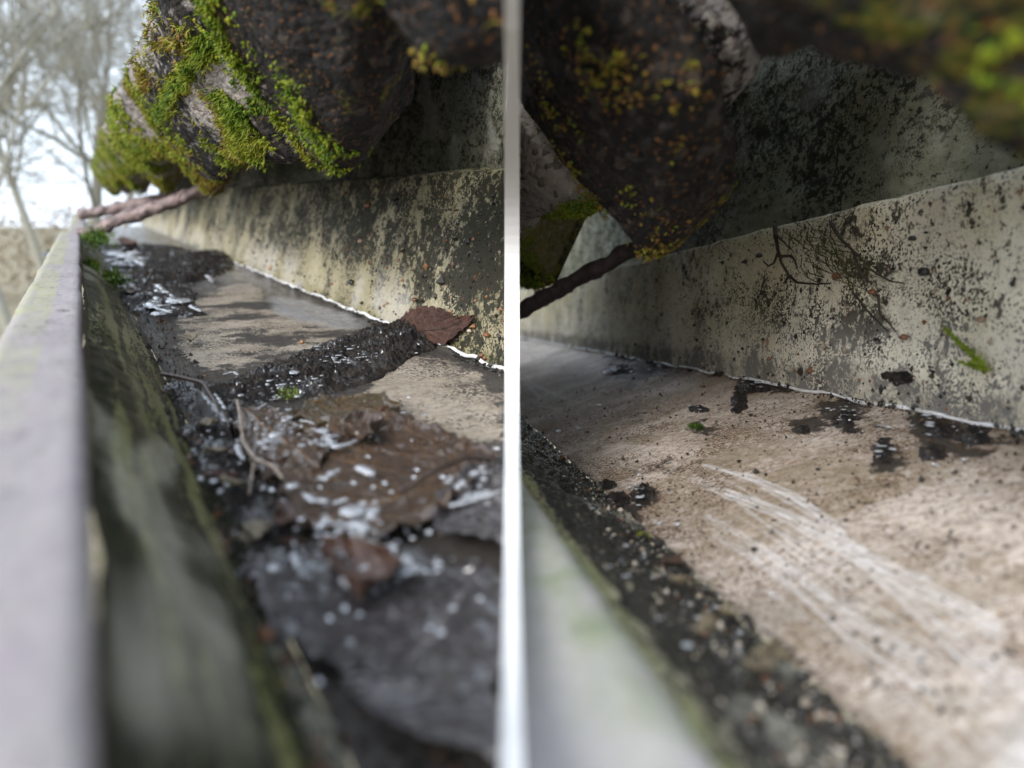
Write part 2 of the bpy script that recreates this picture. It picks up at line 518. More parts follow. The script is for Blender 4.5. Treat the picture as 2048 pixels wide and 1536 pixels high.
def lg(p):                                         # log run so that stains keep their shape in depth
    return np.stack([np.log(np.maximum(p[:, 0] + 0.3, 0.1)) * 2.2, p[:, 1] * 1.0], 1)
def lgp(pts, f): return lg(np.array([f(*q) for q in pts]))

ORG_L = np.array([4.0, 1.2, -1.02])
GL = empty('concrete_gutter', LB.world(ORG_L), LB)
tag(GL, 'left concrete gutter half filled with wet leaves and sludge, green algae on its outer side', 'gutter', 'concrete gutters under mossy roof tiles')

def m_lip(p, s):
    n = fbm(p, 1.2, 4, 3); far = sstep(1.2, 4, p[:, 0])
    g = far * sstep(0.28, 0.55, n) * (s < 0.88) + 0.15
    d = 0.12 + 0.62 * sstep(0.955, 0.985, s) + 0.2 * sstep(0.5, 0.7, fbm(p, 5, 4, 8)) * far
    return np.stack([d, g, 0.15 * np.ones_like(n), 0.05 * np.ones_like(n)], 1)
step = lambda T: 0.10 * sstep(14.6, 14.9, T)
sweep(LB, 'lip', [(-.36, -1.9), (-.335, -.56), (-.32, -.515), (-.285, -.5), (-.08, -.5), (-.056, -.505), (-.046, -.525), (-.048, -.6)], 130, 360, -1.5, 34, M['lip_left'], GL, ORG_L, m_lip, (.012, 1.5, .005, 16), seed=2, shift=step)

def m_slope(p, s):
    n = fbm(p * [0.45, 2.2, 2.2], 2.0, 5, 5); n2 = fbm(p, 1.3, 3, 15)
    n3_ = fbm(np.stack([p[:, 0] * .5 - s * 2.2, s * 9, 0 * s], 1), 1.5, 4, 35)
    d = 0.62 + 0.75 * sstep(0.30, 0.10, s) + 0.40 * sstep(0.80, 0.97, s) + 1.0 * (n - 0.5) + 1.9 * (n3_ - 0.5) + 0.28 * sstep(2.6, 1.3, p[:, 0])
    g = 0.9 * sstep(0.3, 0.55, n2)
    b = 0.5 * sstep(0.66, 0.74, fbm(p * [0.5, 1.8, 1.8], 1.6, 3, 25))
    return np.stack([d, g, b, 0.35 + 0.3 * s], 1)
sweep(LB, 'outer_wall', [(-.048, -.6), (-.03, -.665), (.03, -.70), (.30, -.985), (.325, -1.0)], 150, 520, -1.5, 34, M['slope_left'], GL, ORG_L, m_slope, (.02, 2.2, .01, 12), seed=3)

PATCH1 = lgp([(770, 735), (830, 703), (905, 720), (1015, 790), (1015, 862), (935, 905), (870, 905), (800, 870), (735, 800)], lf)
PATCH2 = lgp([(345, 640), (400, 590), (480, 560), (560, 600), (650, 640), (775, 670), (730, 690), (620, 710), (520, 735), (420, 745), (372, 715)], lf)
GREYP = lgp([(540, 590), (620, 600), (715, 640), (700, 655), (600, 645), (545, 620)], lf)
def m_floor(p, s):
    q = lg(p) + 0.16 * (np.stack([fbm(p, 3, 4, 31), fbm(p, 3, 4, 32)], 1) - 0.5)
    a = polymask(PATCH1, q, 0.06); b = polymask(PATCH2, q, 0.06); c = polymask(GREYP, q, 0.06)
    st = fbm(p * [1.5, 0.85, 1], 2.3, 5, 41, .6)
    d = 0.95 - 0.80 * a - (0.62 - 0.50 * sstep(0.42, 0.66, st)) * b
    d = np.maximum(d, 0.55 * c) + 0.25 * sstep(0.97, 1.0, s) * (1 - a)
    far = sstep(8, 12, p[:, 0])
    d = d + .34 * a * sstep(1.45, 1.95, p[:, 1])
    d = d * (1 - 0.35 * far) + 0.5 * (fbm(p, 7, 4, 43) - .5)
    return np.stack([d, 0.2 * b + 0.1, 0.8 * c + 0.55 * far * sstep(0.5, 0.6, fbm(p, 1.2, 4, 77)), 0.15 + 0.7 * np.clip(1 - a - b, 0, 1)], 1)
sweep(LB, 'bed', [(.325, -1.0), (.36, -1.006), (2.06, -1.002), (2.095, -.997), (2.11, -.98)], 300, 560, .2, 34, M['floor_left'], GL, ORG_L, m_floor, (.018, 1.6, .006, 14), seed=4)

BLOT = [((900, 500), .42, .95), ((960, 560), .30, .7), ((650, 470), .22, .8), ((720, 470), .25, .75), ((560, 455), .3, .5), ((860, 590), .16, .6), ((940, 690), .22, .5), ((780, 400), .2, .45), ((985, 400), .25, .5)]
BLQ = [(lw(*c)) for c, _, _ in BLOT]
def m_wall(p, s):
    n = fbm(p * [1.0, 1.2, 0.8], 2.2, 5, 51)
    d = 0.42 + 1.4 * (n - 0.5)
    for (c, r, k), q in zip(BLOT, BLQ):
        rr = np.sqrt(((p[:, 0] - q[0]) / (r * 2.0)) ** 2 + ((p[:, 2] - q[2]) / (r * .85)) ** 2)
        d = d + k * 0.50 * np.exp(-rr ** 2)
    d += 0.18 * sstep(0.35, 0.9, s) - 0.30 * sstep(0.45, 0.12, s)
    d += 0.35 * sstep(0.05, 0.0, s) * sstep(.4, .6, n)
    g = 0.55 * sstep(0.15, 0.8, s) + 0.8 * sstep(0.10, 0.02, s) + 0.1
    b = 0.45 * sstep(0.35, 0.1, s) * sstep(.45, .6, fbm(p, 1.5, 3, 61))
    return np.stack([d, g, b, 0.15 + 0.3 * sstep(0.3, 0, s)], 1)
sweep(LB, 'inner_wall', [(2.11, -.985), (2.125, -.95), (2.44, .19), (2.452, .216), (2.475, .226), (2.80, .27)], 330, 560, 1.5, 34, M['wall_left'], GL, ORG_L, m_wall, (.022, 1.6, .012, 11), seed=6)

def tube(bay, pts, radii, n=8, cap=True, jit=0.0, seed=0):
    """a tapered tube along section-frame points -> verts, faces"""
    pts = np.asarray(pts, float); radii = np.broadcast_to(radii, (len(pts),))
    tg = np.gradient(pts, axis=0); tg /= np.linalg.norm(tg, axis=1)[:, None] + 1e-9
    ref = np.array([0.13, 0.31, 0.94])
    a = np.cross(tg, ref); a /= np.linalg.norm(a, axis=1)[:, None] + 1e-9
    b = np.cross(tg, a)
    th = np.arange(n) * 2 * math.pi / n
    V = pts[:, None] + radii[:, None, None] * (np.cos(th)[None, :, None] * a[:, None] + np.sin(th)[None, :, None] * b[:, None])
    V = V.reshape(-1, 3)
    if jit: V = V + jit * (np.stack([fbm(V, 9, 3, seed + k) for k in range(3)], 1) - 0.5)
    m = len(pts)
    i = np.arange(m - 1)[:, None] * n + np.arange(n)[None]
    j = np.arange(m - 1)[:, None] * n + (np.arange(n)[None] + 1) % n
    F = np.stack([i, j, j + n, i + n], -1).reshape(-1, 4)
    if cap:
        V = np.r_[V, pts[:1], pts[-1:]]
        c0, c1 = len(V) - 2, len(V) - 1
        k = np.arange(n); k2 = (k + 1) % n
        F = np.r_[F, np.stack([k2, k, np.full(n, c0), np.full(n, c0)], 1), np.stack([k, k2, np.full(n, 0), np.full(n, 0)], 1) * 0 + np.stack([(m - 1) * n + k, (m - 1) * n + k2, np.full(n, c1), np.full(n, c1)], 1)]
    return V, F

def quads_to_tris(F):
    F = np.asarray(F)
    t = np.r_[F[:, [0, 1, 2]], F[:, [0, 2, 3]]]
    return t[(t[:, 0] != t[:, 1]) & (t[:, 1] != t[:, 2]) & (t[:, 0] != t[:, 2])]

def tubes_mesh(bay, name, tubes, mat, org, tint=None):
    VV, FF, n = [], [], 0
    for V, F in tubes:
        VV.append(V); FF.append(F + n); n += len(V)
    me = mesh(name, (np.concatenate(VV) - org) * H, quads_to_tris(np.concatenate(FF)), mat, True, tint=tint)
    return me

# pale wavy tube at the bed joint: wet sealed edge, sky glint painted in
def bead(bay, X, Y, t0, t1, n, r, amp, seed):
    t = np.geomspace(t0, t1, n)
    p = np.stack([t, np.full(n, X), np.full(n, Y)], 1)
    k = t * 5.0
    wob = (fbm(np.stack([k, k * 0, k * 0], 1), 1.0, 3, seed) - 0.5) * 2
    wob2 = (fbm(np.stack([k, k * 0 + 4, k * 0], 1), 1.3, 3, seed + 5) - 0.5) * 2
    p[:, 2] += amp * wob; p[:, 1] += amp * 0.6 * wob2
    rr = r * (0.55 + 1.0 * fbm(np.stack([k, k * 0, k * 0 + 9], 1), 1.6, 3, seed + 3)) * (.62 + .38 * sstep(.30, .42, fbm(np.stack([k, k * 0 + 3, k * 0], 1), .8, 3, seed + 8)))
    return tube(bay, p, rr, 8)
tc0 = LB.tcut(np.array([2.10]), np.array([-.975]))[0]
me = tubes_mesh(LB, 'joint_glint_bead', [bead(LB, 2.095, -.965, tc0 + .01, 13.0, 420, .0135, .020, 5)], M['bead'], ORG_L)
put('joint_glint_bead', me, GL)

# mortar standing back in the shade under the tiles
ORG = np.array([6.0, 2.8, .2])
def m_rear(p, s):
    n = fbm(p, 1.3, 5, 71)
    return np.stack([0.45 + 0.9 * (n - 0.5) + 0.2 * s, 0.4 * np.ones_like(n), 0.3 * sstep(.62, .7, fbm(p, 3, 3, 72)), 0 * n], 1)
rear = empty('mortar_wall', LB.world(ORG), LB)
tag(rear, 'dark mortar wall standing back above the left gutter beneath the tiles', 'wall')
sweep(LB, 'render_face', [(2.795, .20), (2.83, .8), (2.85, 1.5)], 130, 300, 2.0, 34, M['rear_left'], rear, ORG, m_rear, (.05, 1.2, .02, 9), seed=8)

# ---- right run
RFP, RFQ = np.array([1.05, -1.0]), np.array([2.62, -.555])
_n = np.array([-(RFQ - RFP)[1], (RFQ - RFP)[0]]); _n /= np.linalg.norm(_n)
def rf(u, v): return RB.plane(u, v, RFP, _n)
RWP, RWN = np.array([2.62, -.555]), np.array([1.0, 0.0])
def rw(u, v): return RB.plane(u, v, RWP, RWN)
ORG_R = np.array([4.0, 1.8, -1.02])
GR = empty('concrete_gutter', RB.world(ORG_R), RB)
tag(GR, 'right concrete gutter with a bare beige bed crossed by pale scratches', 'gutter', 'concrete gutters under mossy roof tiles')
def m_rlip(p, s):
    n = fbm(p, 1.4, 4, 3)
    g = 0.95 * sstep(0.74, 0.96, s + 0.35 * (n - .5)) + 0.25 * sstep(.45, .6, fbm(p, .9, 2, 5))
    return np.stack([0.1 + 0.3 * sstep(.97, 1, s), g, 0.2 * np.ones_like(n), 0.05 * np.ones_like(n)], 1)
sweep(RB, 'lip', [(-.30, -2.0), (-.26, -.80), (-.24, -.765), (-.20, -.75), (.33, -.605), (.37, -.605), (.40, -.625), (.42, -.66)], 140, 300, -1.2, 40, M['lip_right'], GR, ORG_R, m_rlip, (.02, 1.2, .006, 12), seed=12)
def m_rslope(p, s):
    n = fbm(p, 2.4, 5, 15)
    d = 0.30 + 0.62 * sstep(0.12, 0.30, s) + 1.0 * (n - .5) - 0.15 * sstep(.8, .95, s)
    g = 1.0 * sstep(0.30, 0.05, s) + 0.1
    b = 0.5 * sstep(.6, .68, fbm(p, 2.0, 4, 19)) * sstep(.3, .5, s)
    return np.stack([d, g, b, 0.5 + 0.3 * n], 1)
sweep(RB, 'outer_wall', [(.42, -.66), (.46, -.715), (.55, -.79), (.80, -.915), (1.0, -.995), (1.05, -1.0)], 190, 520, -.6, 40, M['slope_right'], GR, ORG_R, m_rslope, (.02, 2.2, .032, 20), seed=13)

SCR = [([(1408, 925), (1490, 950), (1580, 990), (1660, 1045), (1690, 1065)], .9, 7), ([(1672, 1050), (1700, 1090), (1760, 1150), (1870, 1250), (1995, 1360)], .8, 14),
       ([(1385, 950), (1450, 985), (1550, 1025), (1640, 1070), (1740, 1130), (1860, 1190), (2000, 1265)], 1.0, 13), ([(1412, 1030), (1500, 1085), (1580, 1145), (1680, 1230), (1790, 1300), (1850, 1330)], .95, 17),
       ([(1425, 1060), (1520, 1120), (1600, 1180)], .6, 8), ([(1660, 1205), (1800, 1320), (2000, 1480)], .7, 20), ([(1760, 1370), (1860, 1460), (1990, 1560)], .8, 24), ([(1205, 902), (1240, 905), (1290, 915), (1275, 895)], .6, 18), ([(1060, 770), (1110, 790), (1140, 800)], .7, 10), ([(1080, 815), (1120, 830)], .5, 14), ([(1040, 745), (1080, 775)], .5, 10),
       ([(1700, 1120), (1850, 1240), (2000, 1330)], .45, 22), ([(1560, 1110), (1700, 1200), (1900, 1340)], .4, 24)]
STN = [((1680, 815), 60, 34, .8), ((1600, 850), 35, 18, .8), ((1770, 910), 28, 50, .8), ((1880, 860), 70, 38, .95), ((1940, 880), 60, 34, .8), ((1260, 745), 60, 26, .55), ((1500, 770), 30, 18, .7), ((1300, 985), 36, 16, .55), ((1260, 1015), 40, 24, .6), ((1330, 930), 70, 30, .35), ((1300, 840), 60, 30, .2), ((1400, 850), 28, 16, .5), ((1430, 930), 40, 60, .25), ((1340, 1060), 60, 36, .25), ((1880, 1120), 90, 60, .18)]
_r = np.random.default_rng(5)
_thin = []
for pts, k, wp in SCR:
    for j in range(6 if len(pts) >= 5 else 3):
        o_ = _r.normal(0, wp * 1.1); g_ = _r.uniform(.5, 1.6)
        a_ = _r.integers(0, 2); b_ = len(pts) - _r.integers(0, 2)
        seg = [(u, v + o_ * (.35 + g_ * i / len(pts))) for i, (u, v) in enumerate(pts)][a_:b_]
        if len(seg) > 1: _thin.append((seg, k * _r.uniform(.45, 1.0), _r.uniform(2.4, 4.5)))
for j in range(16):
    f0 = _r.uniform(0, .25)
    a0 = np.array([1398 + _r.uniform(0, 70), 935 + j * 10.0]); a1 = np.array([2010.0, 1262 + j * 21 + _r.normal() * 8])
    _thin.append(([tuple(a0 + (a1 - a0) * q_ + [0, _r.normal() * 3]) for q_ in (f0, f0 + .2, f0 + .4, min(1, f0 + .75), 1.0)][:_r.integers(3, 6)], _r.uniform(.25, .62), _r.uniform(2.2, 3.4)))
SCR = [(p_, k * .22, wp) for p_, k, wp in SCR] + _thin
def px_r(p):
    """bed coordinates in which stains are laid out: run (log) and width"""
    return np.stack([np.log(np.maximum(p[:, 0] + .2, .1)) * 1.6, (p[:, 1] - 1.05) / 1.57], 1)
def loc_r(u, v): return px_r(np.array([rf(u, v)]))[0]
def m_rfloor(p, s):
    q = px_r(p) + 0.035 * (np.stack([fbm(p, 4, 4, 31), fbm(p, 4, 4, 32)], 1) - .5)
    n = fbm(p, 1.6, 5, 44)
    d = 0.22 + 1.1 * (n - .5)
    for (u, v), ru, rv, k in STN:
        c = loc_r(u, v)
        eu = loc_r(u + ru, v) - c; ev = loc_r(u, v + rv) - c
        A = np.linalg.inv(np.stack([eu, ev], 1))
        z = (q - c) @ A.T
        d = d + k * 1.25 * np.exp(-(z ** 2).sum(1)) * sstep(.28, .5, fbm(p, 6, 4, 45))
    d += 0.30 * sstep(0.03, 0.0, s) + 0.65 * sstep(0.88, 0.99, s) * sstep(.40, .62, fbm(p * [1, .6, 1], 2.2, 4, 46))
    b = np.zeros(len(p))
    qq = px_r(p)
    for pts, k, wpx in SCR:
        P = np.array([loc_r(*x) for x in pts])
        u, v = pts[len(pts) // 2]
        wd = np.linalg.norm(loc_r(u, v + wpx) - loc_r(u, v)) * 0.55
        dm = np.full(len(p), 9.0)
        ku = np.zeros(len(p))
        for i in range(len(P) - 1):
            dm = np.minimum(dm, segdist(qq, P[i], P[i + 1]))
        fine = .40 + .60 * sstep(.36, .62, fbm(np.stack([qq[:, 0] * 6, (qq[:, 1] + .35 * qq[:, 0]) * 150, qq[:, 0] * 0], 1), 1, 3, 66)) * (.35 + .9 * fbm(p, 5, 4, 67))
        b = np.maximum(b, k * np.exp(-(dm / wd) ** 2) * fine)
    nearp = sstep(2.6, 1.2, p[:, 0]) * 0.95 * sstep(.40, .60, n)
    b = np.maximum(b, nearp)
    d = d - 0.5 * b
    g = 0.8 * sstep(.40, .62, fbm(p * [1.6, .7, 1], 2.6, 5, 91)) * (1 - b)
    return np.stack([d, g, b, 0.22 + 0.35 * sstep(.5, .9, s)], 1)
sweep(RB, 'bed', [(1.05, -1.0), (1.085, -.998), (2.58, -.567), (2.61, -.555), (2.618, -.53)], 330, 620, .2, 40, M['floor_right'], GR, ORG_R, m_rfloor, (.016, 1.4, .007, 13), seed=14)
RBL = [((1690, 640), .14, .9), ((1720, 660), .12, .9), ((1520, 590), .18, .6), ((1545, 640), .14, .6), ((1400, 610), .2, .5), ((1400, 700), .22, .4), ((1680, 480), .16, .7), ((1745, 545), .12, .7), ((1330, 480), .2, .3), ((1850, 700), .1, .3)]
RBQ = [rw(*c) for c, _, _ in RBL]
def m_rwall(p, s):
    n = fbm(p * [1, 1, .8], 2.4, 5, 53)
    d = 0.20 + 0.9 * (n - .5)
    for (c, r, k), q in zip(RBL, RBQ):
        rr = np.sqrt(((p[:, 0] - q[0]) / (r * 1.7)) ** 2 + ((p[:, 2] - q[2]) / (r * .9)) ** 2)
        d = d + k * .55 * np.exp(-rr ** 2)
    lowb = sstep(0.17, 0.06, s)
    d += 0.50 * lowb * sstep(.25, .6, fbm(p, 4, 4, 54))
    far = sstep(5, 8, p[:, 0])
    g = 0.95 * lowb + 0.35 * far + 0.2 * sstep(.8, 1, s)
    return np.stack([d, g, 0.25 * sstep(.4, .2, s), 0.05 + 0.05 * lowb], 1)
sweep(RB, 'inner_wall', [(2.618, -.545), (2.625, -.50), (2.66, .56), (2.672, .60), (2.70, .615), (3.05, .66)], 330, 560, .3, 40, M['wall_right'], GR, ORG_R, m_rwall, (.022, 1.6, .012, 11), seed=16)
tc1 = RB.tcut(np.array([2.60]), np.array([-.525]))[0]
me = tubes_mesh(RB, 'joint_glint_bead', [bead(RB, 2.603, -.535, 1.2, tc1 - .05, 500, .0095, .018, 15)], M['bead'], ORG_R)
put('joint_glint_bead', me, GR)
ORG = np.array([6.0, 3.05, .6])
rear = empty('mortar_wall', RB.world(ORG), RB)
tag(rear, 'near black mortar wall in the hollow under the tiles of the right gutter', 'wall')
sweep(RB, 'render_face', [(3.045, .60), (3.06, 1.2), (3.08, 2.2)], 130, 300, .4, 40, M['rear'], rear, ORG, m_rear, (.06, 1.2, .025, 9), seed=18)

# ------------------------------------------------------------------ added white divider board, no part of the roofs, between the two runs
PROF = [(1700, .052), (1536, .062), (1480, .066), (1300, .088), (1200, .102), (1000, .148), (960, .158), (860, .215), (757, .272), (640, .285), (500, .280), (400, .262), (330, .236), (250, .198), (130, .152), (60, .130), (-60, .112), (-200, .10)]
_pv = np.array(PROF[::-1]); _vv = np.linspace(-70, 1700, 96)
_k = np.exp(-np.linspace(-2, 2, 13) ** 2); _k /= _k.sum()
_dd = np.interp(_vv, _pv[:, 0], _pv[:, 1])
_dd = np.convolve(np.r_[[_dd[0]] * 6, _dd, [_dd[-1]] * 6], _k, 'valid')
PROF = list(zip(_vv[::-1], np.minimum(_dd, np.interp(_vv, _pv[:, 0], _pv[:, 1]) * 1.01)[::-1]))
fr = [ray(1024, v) * dpt for v, dpt in PROF]
hw = [.0100 * dpt for _, dpt in PROF]
yb = .85
nP = len(fr)
bm = bmesh.new()
fl = [bm.verts.new(CAM + p + np.array([-h_, 0, 0])) for p, h_ in zip(fr, hw)]
fr_ = [bm.verts.new(CAM + p + np.array([h_, 0, 0])) for p, h_ in zip(fr, hw)]
zb1 = .042
hb = .0035
def bv(x, y, z): return bm.verts.new((x, CAM[1] + y, CAM[2] + z))
bl = [bv(-hb, yb, zb1), bv(-hb, yb, -.55), bv(-hw[0], fr[0][1] + .03, -.55)]
br = [bv(hb, yb, zb1), bv(hb, yb, -.55), bv(hw[0], fr[0][1] + .03, -.55)]
for i in range(nP - 1):
    bm.faces.new((fl[i], fr_[i], fr_[i + 1], fl[i + 1]))
bm.faces.new(list(reversed(fl)) [::-1] + bl)
bm.faces.new((fr_ + br)[::-1])
bm.faces.new((fl[-1], fr_[-1], br[0], bl[0])); bm.faces.new((bl[0], br[0], br[1], bl[1]))
bm.faces.new((bl[1], br[1], br[2], bl[2])); bm.faces.new((bl[2], br[2], fr_[0], fl[0]))
bmesh.ops.recalc_face_normals(bm, faces=bm.faces[:])
me = bpy.data.meshes.new('divider_board'); 
for v in bm.verts: v.co = v.co - Vector((0, .3, 2.6))
bm.to_mesh(me); bm.free(); me.materials.append(M['board'])
o = put('divider_board', me, world=(0, .3, 2.6))
tag(o, 'added narrow white divider board standing upright between the left and the right gutter', 'board')

# ------------------------------------------------------------------ roof tiles
class TailPlane:
    def __init__(s, bay, P0, deg):
        s.bay, s.P0 = bay, np.array(P0)
        a = math.radians(deg)
        s.s = np.array([math.cos(a), math.sin(a)]); s.w = np.array([-math.sin(a), math.cos(a)])
    def tw(s, u, v):
        q = s.bay.plane(u, v, s.P0, s.s)
        return q[0], (q[1:] - s.P0) @ s.w
    def sec(s, t, w_, off):
        xy = s.P0 + np.multiply.outer(w_, s.w) + np.multiply.outer(off, s.s)
        return np.concatenate([np.asarray(t)[..., None], xy], -1)
TL = TailPlane(LB, (1.3, .1), 35)
TR = TailPlane(RB, (1.3, .22), 40)

def tile(tp, label, t0, t1, bot, wt, seed, nt_=170, nw=180, bulge=.10, rough=.05, far_ch=.0, darkf=None, deep=1.6, setback=0.0, taper=0.0, group='roof tile tails hanging over the gutters', mossf=None, name='roof_tile', cat='roof tile'):
    """thick arched tile end: a rough tail face in the tail plane, its rims running back up the slope"""
    bay = tp.bay
    q = np.linspace(0, 1, nt_)
    t = t0 + (t1 - t0) * q
    bot = sorted(bot)
    wb = np.interp(t, [b[0] for b in bot], [b[1] for b in bot])
    top = wt - far_ch * sstep(.75, 1, q) ** 2
    g = np.linspace(0, 1, nw)
    T = np.repeat(t[:, None], nw, 1); W = wb[:, None] + (top - wb)[:, None] * g[None]
    dist = np.minimum.reduce([T - t0, t1 - T, (W - wb[:, None]), (top[:, None] - W)])
    r = .16
    e = np.clip(1 - dist / r, 0, 1)
    sset = r * (1 - np.sqrt(np.clip(1 - e * e, 0, 1)))
    sset -= bulge * np.sin(np.pi * q)[:, None] * np.sin(np.pi * np.clip(g, 0, 1))[None]
    P = tp.sec(T, W, sset + setback).reshape(-1, 3)
    D = np.stack([fbm(P, 1.7, 5, seed + k * 7, .55) - .5 for k in range(3)], 1) * rough * 2.4
    D += np.stack([fbm(P, 24, 2, seed + 50 + k * 7) - .5 for k in range(3)], 1) * .010
    P = P + D
    idx = np.arange(nt_ * nw).reshape(nt_, nw)
    loop = np.r_[idx[:, 0], idx[-1, 1:], idx[-2::-1, -1], idx[0, -2:0:-1]]
    mid = P[loop] + np.r_[0, .42, .85] * min(1.0, deep)
    mid[:, 0] = mid[:, 0] + taper * ((t0 + t1) / 2 - mid[:, 0])
    back = mid + np.r_[0, tp.s * (deep if taper == 0 else .04)]
    n0 = len(P); L = len(loop)
    k = np.arange(L); k2 = (k + 1) % L
    F = [gridfaces(nt_, nw)[:, ::-1], np.stack([loop[k], n0 + k, n0 + k2, loop[k2]], 1), np.stack([n0 + k, n0 + L + k, n0 + L + k2, n0 + k2], 1)]
    V = np.r_[P, mid, back, back.mean(0)[None]]
    ev = k[::2]
    F.append(np.stack([np.full(len(ev), n0 + 2 * L), n0 + L + (ev + 2) % L, n0 + L + (ev + 1) % L, n0 + L + ev], 1))
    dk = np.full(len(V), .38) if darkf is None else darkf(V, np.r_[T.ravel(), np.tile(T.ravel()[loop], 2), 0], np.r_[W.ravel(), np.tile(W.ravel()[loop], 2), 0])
    mg = .35 + .0 * dk
    if mossf is not None:
        mg = np.r_[mossf(T.ravel(), W.ravel()), np.tile(mossf(T.ravel(), W.ravel())[loop], 2), 0]
    org = np.array([(t0 + t1) / 2, *(tp.P0 + tp.s * .3)])
    root = empty(name, bay.world(org), bay)
    tag(root, label, cat, group)
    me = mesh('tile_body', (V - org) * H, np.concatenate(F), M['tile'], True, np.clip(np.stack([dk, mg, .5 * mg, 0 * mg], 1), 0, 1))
    x = bay.world(V) @ [1, 0, 0]
    if (x * bay.side).min() < .0012: clip(me, bay, org, True)
    put('tile_body', me, root)
    nrm = np.r_[0, -tp.s]
    return root, org, P.reshape(nt_, nw, 3), T, W, nrm

def moss(root, bay, org, P, T, W, nrm, fm, n, size=.06, seed=0, tintf=None, gran=0.5, name='moss'):
    """tufts of short blades and rounded buds where fm(t, w) is high"""
    r = np.random.default_rng(seed)
    pr = fm(T.ravel(), W.ravel()); pr = np.clip(pr, 0, None)
    pr = pr * sstep(.40, .62, fbm(np.stack([T.ravel(), W.ravel(), 0 * W.ravel()], 1), 6.5, 4, seed + 77, .65) + .12 * np.clip(pr, 0, 1))
    if pr.sum() <= 0: return
    pts = P.reshape(-1, 3)
    dens = pr / pr.sum()
    idx = r.choice(len(pts), n, p=dens)
    cush = size * 1.7 * r.uniform(0, 1, n) * np.clip(fbm(pts[idx], 5, 3, seed + 31) * 2 - .5, 0, 1)
    base = pts[idx] + r.normal(0, .006, (n, 3)) + nrm * cush[:, None]
    vis = (bay.world(base) @ [1, 0, 0]) * bay.side > .003
    base = base[vis]; idx = idx[vis]; m_ = len(base)
    if m_ == 0: return
    tint0 = (tintf(T.ravel()[idx], W.ravel()[idx]) if tintf else np.full(m_, .45)) + .34 * (fbm(base, 3.5, 4, seed + 3) - .5) * 2 - .25 * (r.uniform(0, 1, m_) < .12)
    VV, FF, TT = [], [], []
    # blades: each a bent two-triangle strip
    nb = int(m_ * (1 - gran)); b = base[:nb]
    for k in range(3):
        dr = nrm + np.array([0, 0, .25]) + r.normal(0, .55, (nb, 3)); dr /= np.linalg.norm(dr, axis=1)[:, None]
        sd_ = np.cross(dr, r.normal(0, 1, (nb, 3))); sd_ /= np.linalg.norm(sd_, axis=1)[:, None]
        L = size * r.uniform(.6, 1.5, nb)[:, None]; wd = size * .11
        mid = b + dr * L * .55 + r.normal(0, .1, (nb, 3)) * size * .3
        tip = b + dr * L + np.array([0, 0, -.15]) * L
        V = np.stack([b - sd_ * wd, b + sd_ * wd, mid + sd_ * wd * .8, mid - sd_ * wd * .8, tip], 1)
        o = np.arange(nb)[:, None] * 5 + sum(len(x) for x in VV)
        FF.append(np.concatenate([o + [0, 1, 2], o + [0, 2, 3], o + [3, 2, 4]]))
        VV.append(V.reshape(-1, 3))
        tt = tint0[:nb, None] + r.normal(0, .05, (nb, 1)) + np.array([[-.25, -.25, 0, 0, .1]])
        TT.append(tt.ravel())
    b = base[nb:]; ng = len(b)
    if ng:
        oc = np.array([(1, 0, 0), (-1, 0, 0), (0, 1, 0), (0, -1, 0), (0, 0, 1), (0, 0, -1)], float)
        of = np.array([(0, 2, 4), (2, 1, 4), (1, 3, 4), (3, 0, 4), (2, 0, 5), (1, 2, 5), (3, 1, 5), (0, 3, 5)])
        sz = size * r.uniform(.18, .48, (ng, 1, 1))
        V = b[:, None] + (nrm * size * .15)[None, None] + oc[None] * sz * r.uniform(.6, 1.4, (ng, 1, 3))
        o = np.arange(ng)[:, None, None] * 6 + sum(len(x) for x in VV)
        FF.append((o + of[None]).reshape(-1, 3)); VV.append(V.reshape(-1, 3))
        TT.append(np.repeat(tint0[nb:] + r.normal(0, .09, ng), 6))
    me = mesh(name, (np.concatenate(VV) - org) * H, np.concatenate(FF), M['moss'], False, tint=np.clip(np.concatenate(TT), 0, 1))
    o = put(name, me, root)
    o['kind'] = 'stuff'
    return o

def blob(tp, u, v, ru, rv):
    c = np.array(tp.tw(u, v)); eu = np.array(tp.tw(u + ru, v)) - c; ev = np.array(tp.tw(u, v + rv)) - c
    A = np.linalg.inv(np.stack([eu, ev], 1))
    def f(t, w_):
        z = (np.stack([t, w_], 1) - c) @ A.T
        return np.exp(-(z ** 2).sum(1) * 1.2)
    return f
def band(tp, pts, wpx):
    P = np.array([tp.tw(*p) for p in pts])
    u, v = pts[len(pts) // 2]
    sc = np.array([abs(tp.tw(u + wpx, v)[0] - tp.tw(u, v)[0]) + 1e-6, abs(tp.tw(u, v + wpx)[1] - tp.tw(u, v)[1]) + 1e-6])
    def f(t, w_):
        q = np.stack([t, w_], 1) / sc
        d = np.full(len(t), 99.)
        for i in range(len(P) - 1): d = np.minimum(d, segdist(q, P[i] / sc, P[i + 1] / sc))
        return np.exp(-d ** 2)
    return f
def noisy(f, sc, th, seed):
    def g(t, w_):
        n = fbm(np.stack([t, w_, 0 * t], 1), sc, 3, seed)
        return f(t, w_) * sstep(th, th + .15, n)
    return g
def summed(*fs): return lambda t, w_: sum(k * f(t, w_) for k, f in fs)

tp = TL
